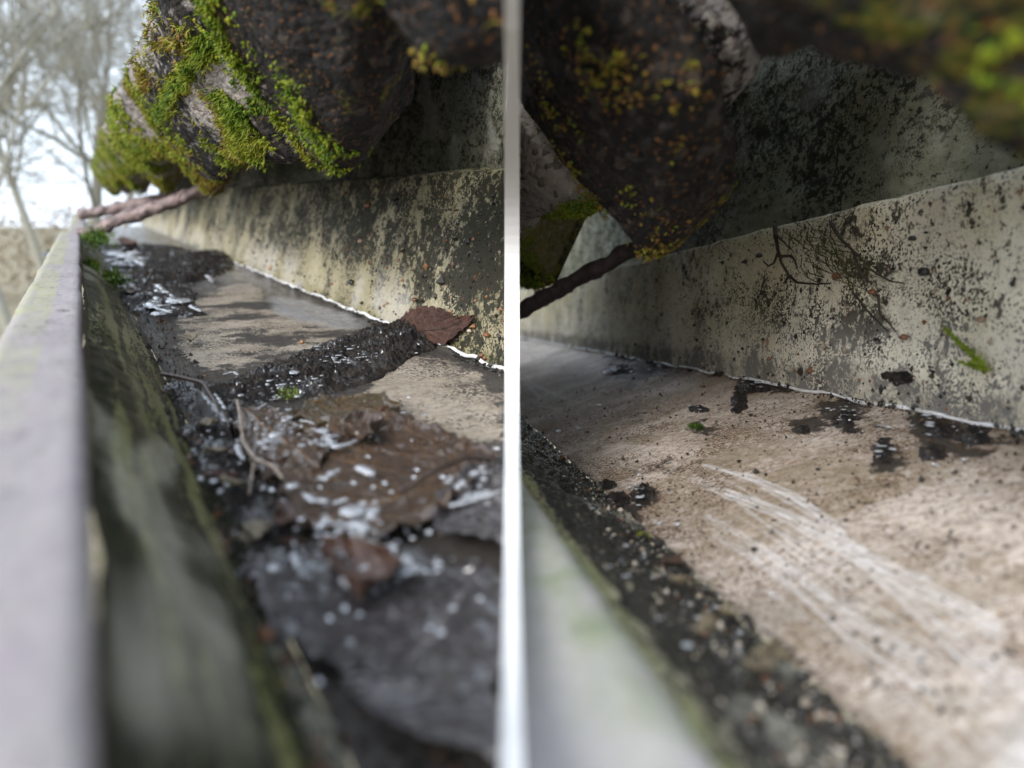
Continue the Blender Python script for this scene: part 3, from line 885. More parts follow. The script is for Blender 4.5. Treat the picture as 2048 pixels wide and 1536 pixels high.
# A: the sharp tile with the bright moss stripe
botA = [tp.tw(u, v) for u, v in [(424, 392), (440, 365), (462, 345), (500, 338), (560, 345)]]
fmA = summed((1.0, band(tp, [(432, 45), (400, 120), (370, 160), (350, 195), (345, 215)], 20)), (.7, band(tp, [(245, 170), (275, 215), (310, 265), (370, 330), (420, 385)], 14)),
             (1.2, blob(tp, 485, 240, 24, 60)), (.6, blob(tp, 500, 290, 34, 22)), (.12, noisy(lambda t, w_: np.ones_like(t), 3.0, .55, 5)), (.6, blob(tp, 350, 80, 26, 14)), (.4, blob(tp, 300, 150, 14, 30)))
def tintA(t, w_):
    g1 = band(tp, [(432, 45), (400, 120), (370, 160), (350, 195), (345, 215)], 24)(t, w_)
    y = blob(tp, 485, 240, 40, 90)(t, w_)
    n = fbm(np.stack([t, w_, 0 * t], 1), 2.0, 3, 9)
    return .76 + .7 * (n - .5) - .42 * g1 - .16 * y
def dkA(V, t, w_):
    lit = blob(tp, 440, 190, 55, 60)(t, w_) + blob(tp, 285, 130, 30, 60)(t, w_)  # the lit parts of the face are painted lighter
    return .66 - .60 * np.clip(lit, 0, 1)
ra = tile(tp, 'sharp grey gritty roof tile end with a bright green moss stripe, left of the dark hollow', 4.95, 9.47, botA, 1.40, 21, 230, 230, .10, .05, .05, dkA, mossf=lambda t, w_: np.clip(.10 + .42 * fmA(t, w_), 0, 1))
moss(ra[0], LB, ra[1], *ra[2:], fmA, 9000, .038, 3, tintA, .2)
# B: nearer, blurred, its underside curving up into the shade
botB = [tp.tw(u, v) for u, v in [(642, 376), (690, 335), (725, 240), (745, 150), (757, 50), (765, -40), (770, -120)]]
fmB = summed((.9, blob(tp, 490, 200, 26, 70)), (.5, blob(tp, 550, 290, 50, 50)), (.5, blob(tp, 470, 100, 20, 60)), (.35, noisy(lambda t, w_: np.ones_like(t), 3.0, .5, 15)))
rb = tile(tp, 'blurred dark roof tile end with yellow moss, right of the sharp mossy tile', botB[-1][0] + .02, 4.76, botB, 1.40, 31, 150, 170, .06, .05, .1, lambda V, t, w_: .62 + .5 * sstep(4.5, 3.9, t), mossf=lambda t, w_: np.clip(.36 + .4 * fmB(t, w_), 0, 1), deep=.3, taper=.5)  # dark mask paints the shade on this face into its colour
moss(rb[0], LB, rb[1], *rb[2:], lambda t, w_: fmB(t, w_) * sstep(3.5, 4.1, t), 2200, .034, 13, lambda t, w_: .55 + 0 * t, .55)
# C: nearest on the left, a blurred fringe at the top
botC = [tp.tw(u, v) for u, v in [(768, 90), (800, 165), (860, 190), (930, 180), (1000, 150), (1030, 135)]]
rc = tile(tp, 'strongly blurred roof tile end with olive moss in the top right of the left bay', botC[-1][0] - .2, botC[0][0] - .02, botC, 1.35, 41, 110, 110, .03, .07, .1, lambda V, t, w_: .9 + 0 * t, mossf=lambda t, w_: .36 + 0 * t)
moss(rc[0], LB, rc[1], *rc[2:], noisy(lambda t, w_: np.ones_like(t), 3.5, .42, 25), 260, .03, 23, lambda t, w_: .80 + .2 * fbm(np.stack([t, w_, 0 * t], 1), 3, 2, 8), .6)
# tiles farther down the left roof edge
fl_ = lambda s_: noisy(lambda t, w_: .25 + np.exp(-((w_ - .15) / .45) ** 2), 2.0, .42, s_)
for i, (a_, b_, lab) in enumerate([(9.75, 14.35, 'purple grey roof tile end with a mossy lower rim, second beyond the dark hollow'), (14.7, 20.4, 'small yellow mossed roof tile end, third beyond the dark hollow'), (20.8, 27.0, 'far mossy roof tile end above the pinkish rods'), (27.4, 34.0, 'farthest blurred roof tile end at the end of the left roof edge')]):
    bt = [(a_, .45), (a_ + 1.2, .55), (b_ - 2.2, .45), (b_ - .8, .15), (b_, 0.0)]
    f = fl_(60 + i)
    rt = tile(tp, lab, a_, b_, bt, 1.42 - .02 * i, 70 + i, 110, 110, .10, .06, .1, lambda V, t, w_: .32 + 0 * t, mossf=lambda t, w_: np.clip(.9 * f(t, w_), 0, 1))
    moss(rt[0], LB, rt[1], *rt[2:], f, 2600, .06, 80 + i, lambda t, w_: .62 + 0 * t, .45)

tp = TR
botM = [tp.tw(u, v) for u, v in [(1298, 545), (1340, 480), (1388, 380), (1398, 250), (1384, 150), (1370, 0), (1365, -80)]]
fmM = summed((.7, band(tp, [(1060, 300), (1110, 400), (1160, 470), (1240, 520), (1290, 530)], 40)), (.5, blob(tp, 1240, 130, 40, 50)), (.4, blob(tp, 1270, 185, 50, 20)), (.35, noisy(lambda t, w_: np.ones_like(t), 3.0, .52, 35)))
rm = tile(tp, 'shade darkened roof tile end with rusty moss, hanging to a point in the upper left of the right bay', 2.36, 4.02, botM, 1.42, 91, 200, 220, .06, .07, .05, lambda V, t, w_: 1.0 + 0 * t, mossf=lambda t, w_: np.clip(.30 + .3 * fmM(t, w_), 0, 1), deep=.22, taper=.6)  # full mask: this tile's shade is painted as near-black colour
moss(rm[0], RB, rm[1], *rm[2:], fmM, 420, .026, 93, lambda t, w_: .9 + .3 * (fbm(np.stack([t, w_, 0 * t], 1), 2, 2, 4) - .5), .65)
botG = [tp.tw(u, v) for u, v in [(1225, 522), (1180, 490), (1120, 452), (1080, 445), (1030, 440)]]
botG = [(4.10, .42), (4.6, .42), (5.0, .50), (5.5, .56), (6.1, .60), (6.6, .45), (7.1, .10)]
fmG = band(tp, [(1120, 440), (1180, 490), (1225, 515)], 12)
rg_ = tile(tp, 'light grey gravelly roof tile end behind the shade darkened one, at the board', 4.12, 7.1, botG, 1.40, 101, 200, 200, .05, .03, .05, lambda V, t, w_: .0 + .4 * sstep(.62, .5, w_), mossf=lambda t, w_: .8 * sstep(.66, .5, w_))
moss(rg_[0], RB, rg_[1], *rg_[2:], lambda t, w_: sstep(.62, .5, w_), 1500, .03, 103, lambda t, w_: .5 + 0 * t, .7)
rg2 = tile(tp, 'low dark mossy roof tile end beneath the gravelly one, above the maroon rod', 7.3, 10.6, [(7.3, .0), (8.2, .12), (9.5, .2), (10.6, .0)], 1.35, 111, 100, 100, .05, .05, .05, lambda V, t, w_: .75 + 0 * t, mossf=lambda t, w_: .6 * sstep(.5, .1, w_))
moss(rg2[0], RB, rg2[1], *rg2[2:], lambda t, w_: sstep(.5, .05, w_), 1500, .05, 113, lambda t, w_: .5 + 0 * t, .6)
botN = [tp.tw(u, v) for u, v in [(1480, 150), (1530, 165), (1600, 135), (1650, 165), (1700, 190), (1780, 215), (1850, 230), (1930, 290), (1985, 335), (2060, 390)]]
rn = tile(tp, 'very blurred roof tile end with olive moss along the top of the right bay', .35, botN[0][0] - .02, botN + [(.35, .0)], 1.40, 121, 130, 120, .03, .07, .05, lambda V, t, w_: .85 + 0 * t, mossf=lambda t, w_: .3 + .3 * sstep(1.9, 1.4, t))
moss(rn[0], RB, rn[1], *rn[2:], noisy(lambda t, w_: .3 + sstep(2.0, 1.5, t), 4, .48, 45), 420, .034, 123, lambda t, w_: .60 + 0 * t, .7)
# a lump of bedding mortar seen past the shade darkened tile
TE = TailPlane(RB, (1.75, .55), 40)
pe = [TE.tw(u, v) for u, v in [(1478, 120), (1472, 170), (1445, 215), (1400, 262), (1370, 285), (1340, 300)]]
re_ = tile(TE, 'pale gravelly bedding mortar lump showing behind the shade darkened tile', pe[0][0], pe[-1][0] + .3, pe, 1.3, 131, 110, 110, .02, .03, .0, lambda V, t, w_: .48 + 0 * t, deep=1.5, group='bedding mortar', mossf=lambda t, w_: .1 + 0 * t, name='mortar_lump', cat='mortar')

# ------------------------------------------------------------------ rods across the gutters
def rod(bay, name, label, a, b, ta, tb, r, mat, group=None):
    pa, pb = bay.at_t(*a, ta), bay.at_t(*b, tb)
    k = np.linspace(0, 1, 40)[:, None]
    P = pa + (pb - pa) * k
    V, F = tube(bay, P, r * (.9 + .5 * (fbm(P, 5, 3, 7) - .5)), 14, True, r * 1.0, 3)
    org = (pa + pb) / 2
    me = tubes_mesh(bay, name, [(V, F)], mat, org)
    if bay.side > 0: clip(me, bay, org)
    return tag(put(name, me, world=bay.world(org), bay=bay), label, 'rod', group)
rod(LB, 'cross_rod', 'nearer pinkish grey rod lying from the left gutter lip up under the tiles', (158, 470), (415, 378), 13.2, 12.4, .105, M['rod'], 'rods lying across the gutters')
rod(LB, 'cross_rod', 'farther pinkish rod lying across the far end of the left gutter', (160, 430), (360, 392), 20.5, 19.5, .14, M['rod'], 'rods lying across the gutters')
rod(RB, 'cross_rod', 'maroon rod reaching from the board up behind the shade darkened tile in the right bay', (1022, 632), (1300, 478), 7.6, 6.6, .085, M['rod_dark'], 'rods lying across the gutters')

# moss tufts by the rods and on the outer walls
def tuft(bay, c, r, n, size, label, seed, tint=.42, group=None):
    rr = np.random.default_rng(seed)
    pts = c + rr.normal(0, 1, (n, 3)) * r
    dr = rr.normal(0, .6, (n, 3)) + [0, 0, 1]; dr /= np.linalg.norm(dr, axis=1)[:, None]
    sd_ = np.cross(dr, rr.normal(0, 1, (n, 3))); sd_ /= np.linalg.norm(sd_, axis=1)[:, None]
    L = size * rr.uniform(.5, 1.4, (n, 1)); wd = size * .12
    V = np.stack([pts - sd_ * wd, pts + sd_ * wd, pts + dr * L * .6 + sd_ * wd, pts + dr * L * .6 - sd_ * wd, pts + dr * L], 1).reshape(-1, 3)
    o = np.arange(n)[:, None] * 5
    F = np.concatenate([o + [0, 1, 2], o + [0, 2, 3], o + [3, 2, 4]])
    t = np.repeat(tint + rr.normal(0, .12, n), 5)
    me = mesh('moss_tuft', (V - c) * H, F, M['moss'], False, tint=np.clip(t, 0, 1))
    return tag(put('moss_tuft', me, world=bay.world(c), bay=bay), label, 'moss', group)
tuft(LB, LB.at_t(192, 478, 12.6), np.array([.28, .10, .08]), 300, .08, 'dark green moss tuft under the nearer pinkish rod by the lip', 1, .2)
tuft(LB, LB.at_t(228, 560, 9.3), np.array([.16, .05, .04]), 220, .08, 'green moss tuft growing on the far outer wall of the left gutter', 2, .22)
tuft(LB, LB.at_t(180, 540, 9.6), np.array([.2, .03, .03]), 160, .09, 'small moss tuft just inside the left gutter lip', 3, .3)
tuft(RB, RB.at_t(1056, 908, 5.4), np.array([.06, .03, .02]), 160, .06, 'small green moss tuft on the outer wall of the right gutter by the board', 4, .35)
tuft(RB, RB.at_t(1283, 1075, 3.1), np.array([.02, .012, .008]), 70, .022, 'tiny olive moss tuft on the black fillet of the right gutter', 5, .6)
tuft(LB, lf(578, 808) + [0, 0, .05], np.array([.03, .03, .012]), 70, .022, 'tiny bright moss tuft on the near edge of the sludge ridge', 6, .4)
tuft(RB, rf(1392, 856) + [0, 0, .01], np.array([.035, .022, .008]), 200, .024, 'dark olive moss tuft standing alone on the beige bed of the right gutter', 7, .06)

# ------------------------------------------------------------------ sludge ridges and dirt clumps
def ridge(bay, f, spine, wpx, hgt, label, seed, n=420, m_=140, name='sludge_ridge', cat='sludge', up=np.array([0, 0, 1.0]), mat='sludge'):
    S_ = np.array([f(*p) for p in spine])
    P, arc = resample(S_, n)
    wd = []
    for (u, v), k in zip(spine, np.broadcast_to(wpx, (len(spine),))):
        wd.append(np.linalg.norm((f(u, v + k / 2) - f(u, v - k / 2)) * [.55, 1, 1]) / 2)
    w_ = np.interp(np.linspace(0, 1, n), np.linspace(0, 1, len(wd)), wd)
    tg = np.gradient(P, axis=0); tg /= np.linalg.norm(tg, axis=1)[:, None]
    sdv = np.cross(up, tg)
    x = np.linspace(-1, 1, m_)
    G = P[:, None] + sdv[:, None] * (w_[:, None] * x[None])[..., None]
    Q = G.reshape(-1, 3)
    end = np.minimum(sstep(0, .12, np.linspace(0, 1, n)), sstep(1, .88, np.linspace(0, 1, n)))
    nz = fbm(Q, 3.2, 3, seed)
    wob = (.42 + 1.05 * fbm(P, 2.6, 4, seed + 40, .6))[:, None]
    env = np.clip(1 - np.abs(x[None] / np.minimum(wob, 1.0)) ** 2, 0, 1) * (.25 + .75 * end)[:, None]
    env = env.ravel() * (.45 + 1.1 * (nz - .2))
    lump = 1 - np.abs(fbm(Q, 13, 5, seed + 7, .65) - .5) * 2
    fine = fbm(Q, 40, 4, seed + 9, .7)
    z = hgt * env * (.55 + .75 * (lump - .6)) + hgt * .55 * (fine - .5) * sstep(.02, .25, env) - .03 * (1 - sstep(.0, .10, env)) - .005
    Q = Q + up * z[:, None] + np.stack([fbm(Q, 8, 3, seed + 20 + k) - .5 for k in range(3)], 1) * .05
    org = Q.mean(0)
    me = mesh(name, (Q - org) * H, gridfaces(n, m_), M[mat])
    return tag(put(name, me, world=bay.world(org), bay=bay), label, cat)
ridge(LB, lf, [(812, 655), (790, 680), (740, 700), (660, 738), (590, 765), (520, 782), (450, 795), (400, 800)], [26, 62, 76, 84, 110, 120, 110, 90], .15, 'wet black sludge ridge running across the left gutter from the wall leaf', 201)
ridge(LB, lf, [(345, 770), (400, 790), (450, 815), (500, 835), (560, 830)], [46, 70, 80, 60, 40], .09, 'crumbly wet debris at the outer end of the sludge ridge in the left gutter', 202, 220, 90)
ridge(LB, lf, [(432, 508), (405, 530), (370, 545), (330, 560), (290, 580)], [16, 22, 26, 30, 34], .20, 'farther dark sludge ridge lying across the left gutter', 203, 160, 60)
ridge(LB, lf, [(300, 575), (315, 600), (335, 625), (390, 632)], [30, 40, 36, 20], .10, 'blurred glistening sludge patch beside the farther ridge', 204, 160, 60)
ridge(LB, lf, [(230, 490), (255, 510), (270, 535), (300, 545)], [20, 34, 34, 20], .10, 'most distant glistening sludge patch near the pinkish rods', 205, 140, 60)
ridge(LB, lf, [(360, 850), (420, 900), (460, 950), (500, 1000), (540, 1060), (560, 1120)], [60, 90, 90, 80, 80, 70], .07, 'wet mulch strip along the foot of the outer wall in the left gutter', 206, 300, 90)
ridge(LB, lf, [(660, 1075), (690, 1105), (700, 1140), (690, 1170)], [40, 110, 110, 70], .06, 'frothy wet sludge mound on the dark leaf in the lower left bay', 207, 200, 110)
RUP = np.array([0, *_n])
def rfr(u, v): return rf(u, v)
def clump(bay, f, u, v, ru, rv, hgt, label, seed, up, group=None):
    c = f(u, v); eu = f(u + ru, v) - c; ev = f(u, v + rv) - c
    n = 90
    a = np.linspace(-1, 1, n)
    A, B = np.meshgrid(a, a, indexing='ij')
    Q = (c + A[..., None] * eu + B[..., None] * ev).reshape(-1, 3)
    rr = np.sqrt(A ** 2 + B ** 2).ravel() + 1.5 * (fbm(Q, 9, 5, seed, .65) - .5)
    env = np.clip(1 - rr ** 2, 0, 1) ** 1.5
    z = hgt * .32 * env * (.2 + 1.5 * fbm(Q, 22, 4, seed + 3, .65)) + .9 * hgt * (fbm(Q, 60, 4, seed + 5, .65) - .5) * sstep(0, .2, env) - .022 * (1 - sstep(0, .12, env))
    Q = Q + up * z[:, None]
    me = mesh('dirt_clump', (Q - c) * H, gridfaces(n, n), M['sludge'])
    return tag(put('dirt_clump', me, world=bay.world(c), bay=bay), label, 'dirt clump', group)
GC = 'wet dirt clumps in the right gutter'
for i, (u, v, ru, rv, hg, lab) in enumerate([
    (1236, 1002, 26, 18, .07, 'round black dirt clump sitting on the edge of the black fillet'),
    (1284, 988, 22, 24, .05, 'glistening dirt clump beside the round black one at the fillet'),
    (1505, 772, 34, 16, .06, 'glossy dirt clump on the joint line in the middle of the right bay'),
    (1478, 800, 16, 26, .04, 'narrow dirt clump trailing down from the joint line onto the bed'),
    (1695, 842, 30, 26, .05, 'black wet dirt clump on the grey stain below the joint line'),
    (1606, 858, 20, 12, .04, 'small dirt clump at the left tip of the grey stain'),
    (1765, 893, 22, 34, .04, 'upright dark dirt clump alone on the beige bed, right of the grey stain'),
    (1880, 858, 46, 24, .06, 'largest dirt clump under the joint line at the right end'),
    (1952, 872, 40, 22, .05, 'dirt clump at the right edge of the bed under the line'),
    (1868, 905, 34, 16, .04, 'water rimmed dirt clump below the largest one'),
    (1240, 738, 34, 12, .06, 'blurred dirt clump just below the line near the board'),
    (1330, 728, 26, 9, .05, 'blurred dirt clump on the line, right of the one near the board'),
    (1600, 765, 14, 9, .05, 'small dirt clump resting on the line above the grey stain'),
    (1800, 757, 34, 16, .04, 'dirt clump on the foot of the right inner wall'),
    (1400, 818, 22, 8, .03, 'thin glinting dirt clump on the bed left of the narrow trailing one'),
    (1212, 968, 20, 10, .04, 'small dirt clump up the fillet from the round black one')]):
    f = rw if lab.startswith('dirt clump on the foot') else rf
    up = np.array([0, -1.0, 0]) if f is rw else RUP
    clump(RB, f, u, v, ru * 1.1, rv * 1.0, hg, lab, 300 + i, up, GC)

# ------------------------------------------------------------------ grit: uncountable crumbs on walls and fillets
def grit(bay, name, label, n, fsample, size, seed, tints=(0, .05, .1, .2, .3, .4, .56, .75, .85)):
    r = np.random.default_rng(seed)
    C, N = fsample(r, n)
    vis = (bay.world(C) @ [1, 0, 0]) * bay.side > .002
    C = C[vis]; n = len(C)
    oc = np.array([(1, 0, 0), (-1, 0, 0), (0, 1, 0), (0, -1, 0), (0, 0, 1), (0, 0, -1)], float)
    of = np.array([(0, 2, 4), (2, 1, 4), (1, 3, 4), (3, 0, 4), (2, 0, 5), (1, 2, 5), (3, 1, 5), (0, 3, 5)])
    sz = size * np.exp(r.normal(0, .5, (n, 1, 1)))
    V = C[:, None] + oc[None] * sz * r.uniform(.4, 1.5, (n, 6, 3))
    o = np.arange(n)[:, None, None] * 6
    org = C.mean(0)
    me = mesh(name, (V.reshape(-1, 3) - org) * H, (o + of[None]).reshape(-1, 3), M['grit'], False, tint=np.repeat(r.choice(tints, n), 6))
    return tag(put(name, me, world=bay.world(org), bay=bay), label, 'grit', None, 'stuff')
def s_lwall(r, n):
    t = np.exp(r.uniform(math.log(3.2), math.log(16), n)); y = -1 + 1.2 * r.uniform(0, 1, n) ** 1.2
    return np.stack([t, 2.106 + (y + 1) * (2.45 - 2.106) / 1.22 - .004, y], 1), None
grit(LB, 'wall_crumbs', 'dark and rusty crumbs stuck to the left inner wall', 900, s_lwall, .009, 1)
def s_rwall(r, n):
    t = np.exp(r.uniform(math.log(1.6), math.log(9), n)); y = -.53 + 1.08 * r.uniform(0, 1, n) ** 1.3
    return np.stack([t, 2.618 + .033 * (y + .54) - .004, y], 1), None
grit(RB, 'wall_crumbs', 'dark and rusty crumbs stuck to the right inner wall', 1000, s_rwall, .0075, 2)
def s_rfil(r, n):
    k = r.uniform(0, 1, n); t = np.exp(r.uniform(math.log(.8), math.log(8), n))
    return np.stack([t, .52 + .52 * k, -.78 - .21 * k ** .8], 1), None
grit(RB, 'fillet_crumbs', 'black and pale crumbs covering the black fillet of the right gutter', 4500, s_rfil, .0055, 3, [0] * 14 + [.3, .9, 1.0, .56])
def s_joint(bay, X, Y, t0, t1):
    def f(r, n):
        t = np.exp(r.uniform(math.log(t0), math.log(t1), n))
        keep = fbm(np.stack([t * 3, 0 * t, 0 * t], 1), 1, 3, 8) + r.normal(0, .08, n) > .5
        t = t[keep]; n = len(t)
        return np.stack([t, X - np.abs(r.normal(0, .035, n)), Y + np.abs(r.normal(0, .018, n))], 1), None
    return f
grit(LB, 'joint_crumbs', 'dark crumbs gathered along the joint line of the left gutter', 350, s_joint(LB, 2.10, -.985, 3.6, 13), .010, 6, (0, 0, .05, .2, .4))
grit(RB, 'joint_crumbs', 'dark crumbs gathered along the joint line of the right gutter', 700, s_joint(RB, 2.61, -.545, 1.5, 12), .0085, 7, (0, 0, .05, .2, .4))
def s_rbed(r, n):
    k = r.uniform(0, 1, n) ** .8; t = np.exp(r.uniform(math.log(.9), math.log(8), n))
    return np.stack([t, 1.06 + 1.55 * k, -1 + .445 * k + .003], 1), None
grit(RB, 'bed_crumbs', 'fine dark crumbs scattered on the beige bed', 1500, s_rbed, .005, 4, (0, .2, .4, .45))
def s_lfil(r, n):
    k = r.uniform(0, 1, n); t = np.exp(r.uniform(math.log(1.0), math.log(9), n))
    return np.stack([t, .24 + .30 * k, -.93 - .07 * sstep(0, .3, k)], 1), None
grit(LB, 'fillet_crumbs', 'dark mulch crumbs along the foot of the left outer wall', 1100, s_lfil, .007, 5, (0, .1, .2, .3, .4, .45, .5))

# ------------------------------------------------------------------ leaves
def leaf(bay, f, mid, ea, eb, mat, label, seed, lift=.02, curl=.05, wave=.03, up=np.array([0, 0, 1.0]), n=110, m_=44, cat='leaf', group=None, fold=0.0, jag=.03, name='leaf', crump=.013):
    mk = lambda p: resample(np.array([f(*q) for q in p]), n)[0]
    C, A, B = mk(mid), mk(ea), mk(eb)
    x = np.linspace(0, 1, m_)
    left = C[:, None] + (A - C)[:, None] * x[None, :, None]
    right = C[:, None] + (B - C)[:, None] * x[None, :, None]
    G = np.concatenate([left[:, ::-1], right[:, 1:]], 1)
    vv = np.r_[-x[::-1], x[1:]]
    Q = G.reshape(-1, 3); mm = G.shape[1]
    av = np.abs(np.tile(vv, n)); ul = np.repeat(np.linspace(0, 1, n), mm)
    z = lift + curl * av ** 2 * (.35 + 1.3 * fbm(Q, 1.6, 3, seed + 4)) + fold * av + wave * (fbm(Q, 3.2, 3, seed) - .5) * 2
    z += .012 * np.cos(ul * 44 - av * 14) * av * (1 - av)
    z += crump * ((1 - np.abs(fbm(Q, 6, 4, seed + 60) - .5) * 4) + .7 * (fbm(Q, 17, 3, seed + 61) - .5))
    j = jag * av[:, None] ** 3 * (np.stack([fbm(Q, 14, 3, seed + 30 + k) - .5 for k in range(3)], 1)) * 3
    Q = Q + up * z[:, None] + j
    org = Q.mean(0)
    me = mesh(name, (Q - org) * H, gridfaces(n, mm), M[mat], True, uv=np.stack([ul, np.tile(vv, n)], 1))
    x_ = bay.world(Q) @ [1, 0, 0]
    if (x_ * bay.side).min() < .0012: clip(me, bay, org)
    o = put(name, me, world=bay.world(org), bay=bay)
    so = o.modifiers.new('thickness', 'SOLIDIFY'); so.thickness = .00035; so.offset = -1
    return tag(o, label, cat, group)
GLF = 'fallen leaves lying in the left gutter'
WUP = np.array([0, -math.cos(_a), math.sin(_a)])
leaf(LB, lw, [(802, 655), (850, 664), (900, 658), (957, 634)], [(802, 650), (818, 625), (850, 615), (890, 620), (922, 634), (957, 632)], [(803, 662), (850, 684), (895, 693), (935, 668), (957, 637)], 'leaf_red', 'dry red brown leaf stuck to the left inner wall just above the joint line', 1, .015, .015, .012, WUP, group=GLF)
BROAD = leaf(LB, lf, [(985, 945), (900, 990), (800, 1020), (690, 1055), (590, 1075)], [(985, 940), (900, 905), (820, 868), (740, 860), (650, 880), (560, 980), (590, 1070)], [(985, 950), (930, 1010), (890, 1060), (800, 1100), (700, 1110), (590, 1080)], 'leaf_brown', 'broad flat brown leaf with a long midrib in the middle of the left gutter', 2, .03, .03, .03, group=GLF)
FOLDED = leaf(LB, lf, [(478, 846), (530, 880), (580, 925), (640, 965)], [(478, 843), (560, 848), (630, 870), (670, 905), (645, 962)], [(480, 850), (482, 900), (500, 955), (560, 990), (636, 970)], 'leaf_brown', 'rust brown folded leaf with a pale stalk at the outer side of the left gutter', 3, .07, .02, .03, fold=-.05, group=GLF)
leaf(LB, lf, [(575, 858), (640, 843), (720, 838), (800, 846)], [(575, 852), (630, 828), (700, 818), (765, 815), (800, 842)], [(578, 866), (650, 885), (740, 880), (800, 850)], 'leaf_amber', 'olive amber translucent leaf at the edge of the tan patch', 4, .03, .03, .025, group=GLF)
leaf(LB, lf, [(955, 1165), (900, 1250), (850, 1330), (775, 1405)], [(955, 1160), (840, 1140), (640, 1125), (510, 1120), (490, 1180), (540, 1290), (620, 1370), (770, 1405)], [(958, 1168), (1040, 1190), (1060, 1330), (980, 1440), (780, 1410)], 'leaf_dark', 'largest blackened wet leaf with a pale midrib at the bottom of the left gutter', 5, .03, .02, .025, n=170, m_=80, group=GLF)
leaf(LB, lf, [(868, 1090), (930, 1058), (1000, 1030), (1060, 1000)], [(868, 1085), (880, 1020), (940, 975), (1040, 955), (1060, 998)], [(870, 1095), (930, 1140), (1010, 1150), (1060, 1005)], 'leaf_dark', 'grey wet leaf with a white water streak, cut off by the board', 6, .05, .03, .03, group=GLF)
leaf(LB, lf, [(650, 1160), (690, 1195), (708, 1228), (718, 1256)], [(650, 1155), (720, 1150), (790, 1165), (825, 1188), (724, 1255)], [(648, 1165), (660, 1190), (685, 1225), (714, 1257)], 'leaf_rust', 'curled red brown leaf tip standing up from the large dark leaf', 7, .04, .05, .03, group=GLF)
leaf(LB, lf, [(700, 1440), (800, 1470), (900, 1500), (1000, 1560)], [(700, 1435), (800, 1425), (920, 1420), (1050, 1470), (1005, 1558)], [(700, 1445), (740, 1500), (840, 1560), (1000, 1570)], 'leaf_dark', 'lilac grey wet leaf along the bottom edge of the left bay', 8, .04, .03, .03, group=GLF)
leaf(LB, lf, [(238, 492), (252, 500), (275, 503)], [(238, 490), (250, 488), (275, 501)], [(239, 495), (250, 512), (275, 505)], 'leaf_red', 'distant dark red leaf near the pinkish rods', 9, .12, .05, .03, group=GLF, n=20, m_=8)
leaf(LB, lf, [(398, 812), (430, 838), (462, 880)], [(398, 808), (440, 815), (475, 850), (466, 880)], [(396, 818), (405, 850), (440, 880), (460, 884)], 'leaf_dark', 'rolled black leaf with a wet highlight below the thin twig', 10, .07, -.10, .01, group=GLF, n=40, m_=14)
leaf(LB, lf, [(690, 895), (720, 905), (760, 890)], [(690, 890), (720, 872), (760, 886)], [(692, 900), (720, 925), (762, 894)], 'leaf_brown', 'small brown leaf piece with a V of water on its rim', 11, .06, .06, .02, group=GLF, n=30, m_=12)
leaf(LB, lf, [(545, 1075), (580, 1065), (620, 1075)], [(545, 1070), (570, 1045), (620, 1070)], [(546, 1080), (580, 1090), (620, 1080)], 'leaf_rust', 'orange brown leaf scrap left of the frothy mound', 12, .05, .02, .015, group=GLF, n=30, m_=12)
leaf(LB, lf, [(900, 560), (900, 562)], [(900, 560), (900, 562)], [(900, 560), (900, 562)], 'leaf_brown', 'x', 13) if False else None
SCRAP = [(413, 872, 20, 8, 'leaf_tan', 'oval tan leaf scrap under the rolled black leaf'), (430, 930, 26, 6, 'leaf_tan', 'pale sliver of leaf beside the stalk'), (462, 932, 10, 8, 'leaf_rust', 'round red brown scrap beside the pale sliver'), (478, 1000, 20, 7, 'leaf_tan', 'cream leaf scrap in the mulch left of the broad brown leaf'), (520, 1090, 26, 10, 'leaf_tan', 'yellowish leaf scrap at the left tip of the large dark leaf'), (495, 1110, 10, 14, 'leaf_tan', 'narrow cream scrap standing by the outer wall'), (400, 905, 14, 6, 'leaf_rust', 'small rusty scrap in the mulch'), (440, 980, 40, 6, 'leaf_red', 'long maroon scrap lying in the mulch strip'), (620, 880, 30, 12, 'leaf_amber', 'amber leaf scrap on the folded leaf'), (560, 945, 30, 10, 'leaf_red', 'dark red scrap in the hollow beside the folded leaf'), (780, 842, 18, 5, 'leaf_red', 'red brown leaf tip pointing onto the tan patch'), (735, 875, 20, 5, 'leaf_rust', 'pinkish caterpillar shaped scrap below the amber leaf'), (800, 1160, 34, 8, 'leaf_rust', 'rust red scrap right of the curled leaf tip'), (380, 690, 14, 5, 'leaf_tan', 'tan scrap at the foot of the outer wall near the far tan patch'), (262, 590, 14, 10, 'leaf_rust', 'pinkish scrap beside the far moss tuft'), (590, 1120, 24, 10, 'leaf_red', 'dark red scrap on the large dark leaf')]
for i, (u, v, ru, rv, mt, lab) in enumerate(SCRAP):
    leaf(LB, lf, [(u - ru, v + rv * .3), (u, v), (u + ru, v - rv * .2)], [(u - ru, v), (u - ru * .2, v - rv), (u + ru, v - rv * .5)], [(u - ru, v + rv * .5), (u + ru * .2, v + rv), (u + ru, v)], mt, lab, 400 + i, .045, .012, .012, n=18, m_=7, cat='leaf scrap', group='leaf scraps in the left gutter', name='leaf_scrap', crump=.006)
RSC = [(1335, 1148, 26, 7, 'leaf_rust', 'rust brown leaf scrap lying on the black fillet of the right gutter'), (1350, 1185, 18, 6, 'leaf_tan', 'cream scrap just below the rust brown one on the black fillet'), (1395, 1290, 18, 8, 'leaf_tan', 'larger pale scrap lower on the black fillet'), (1445, 1255, 18, 10, 'leaf_tan', 'tan scrap by the edge of the beige bed'), (1500, 1370, 26, 14, 'leaf_tan', 'blurred cream scrap near the bottom of the black fillet'), (1530, 1345, 34, 16, 'leaf_tan', 'blurred ochre scrap at the bed edge near the bottom')]
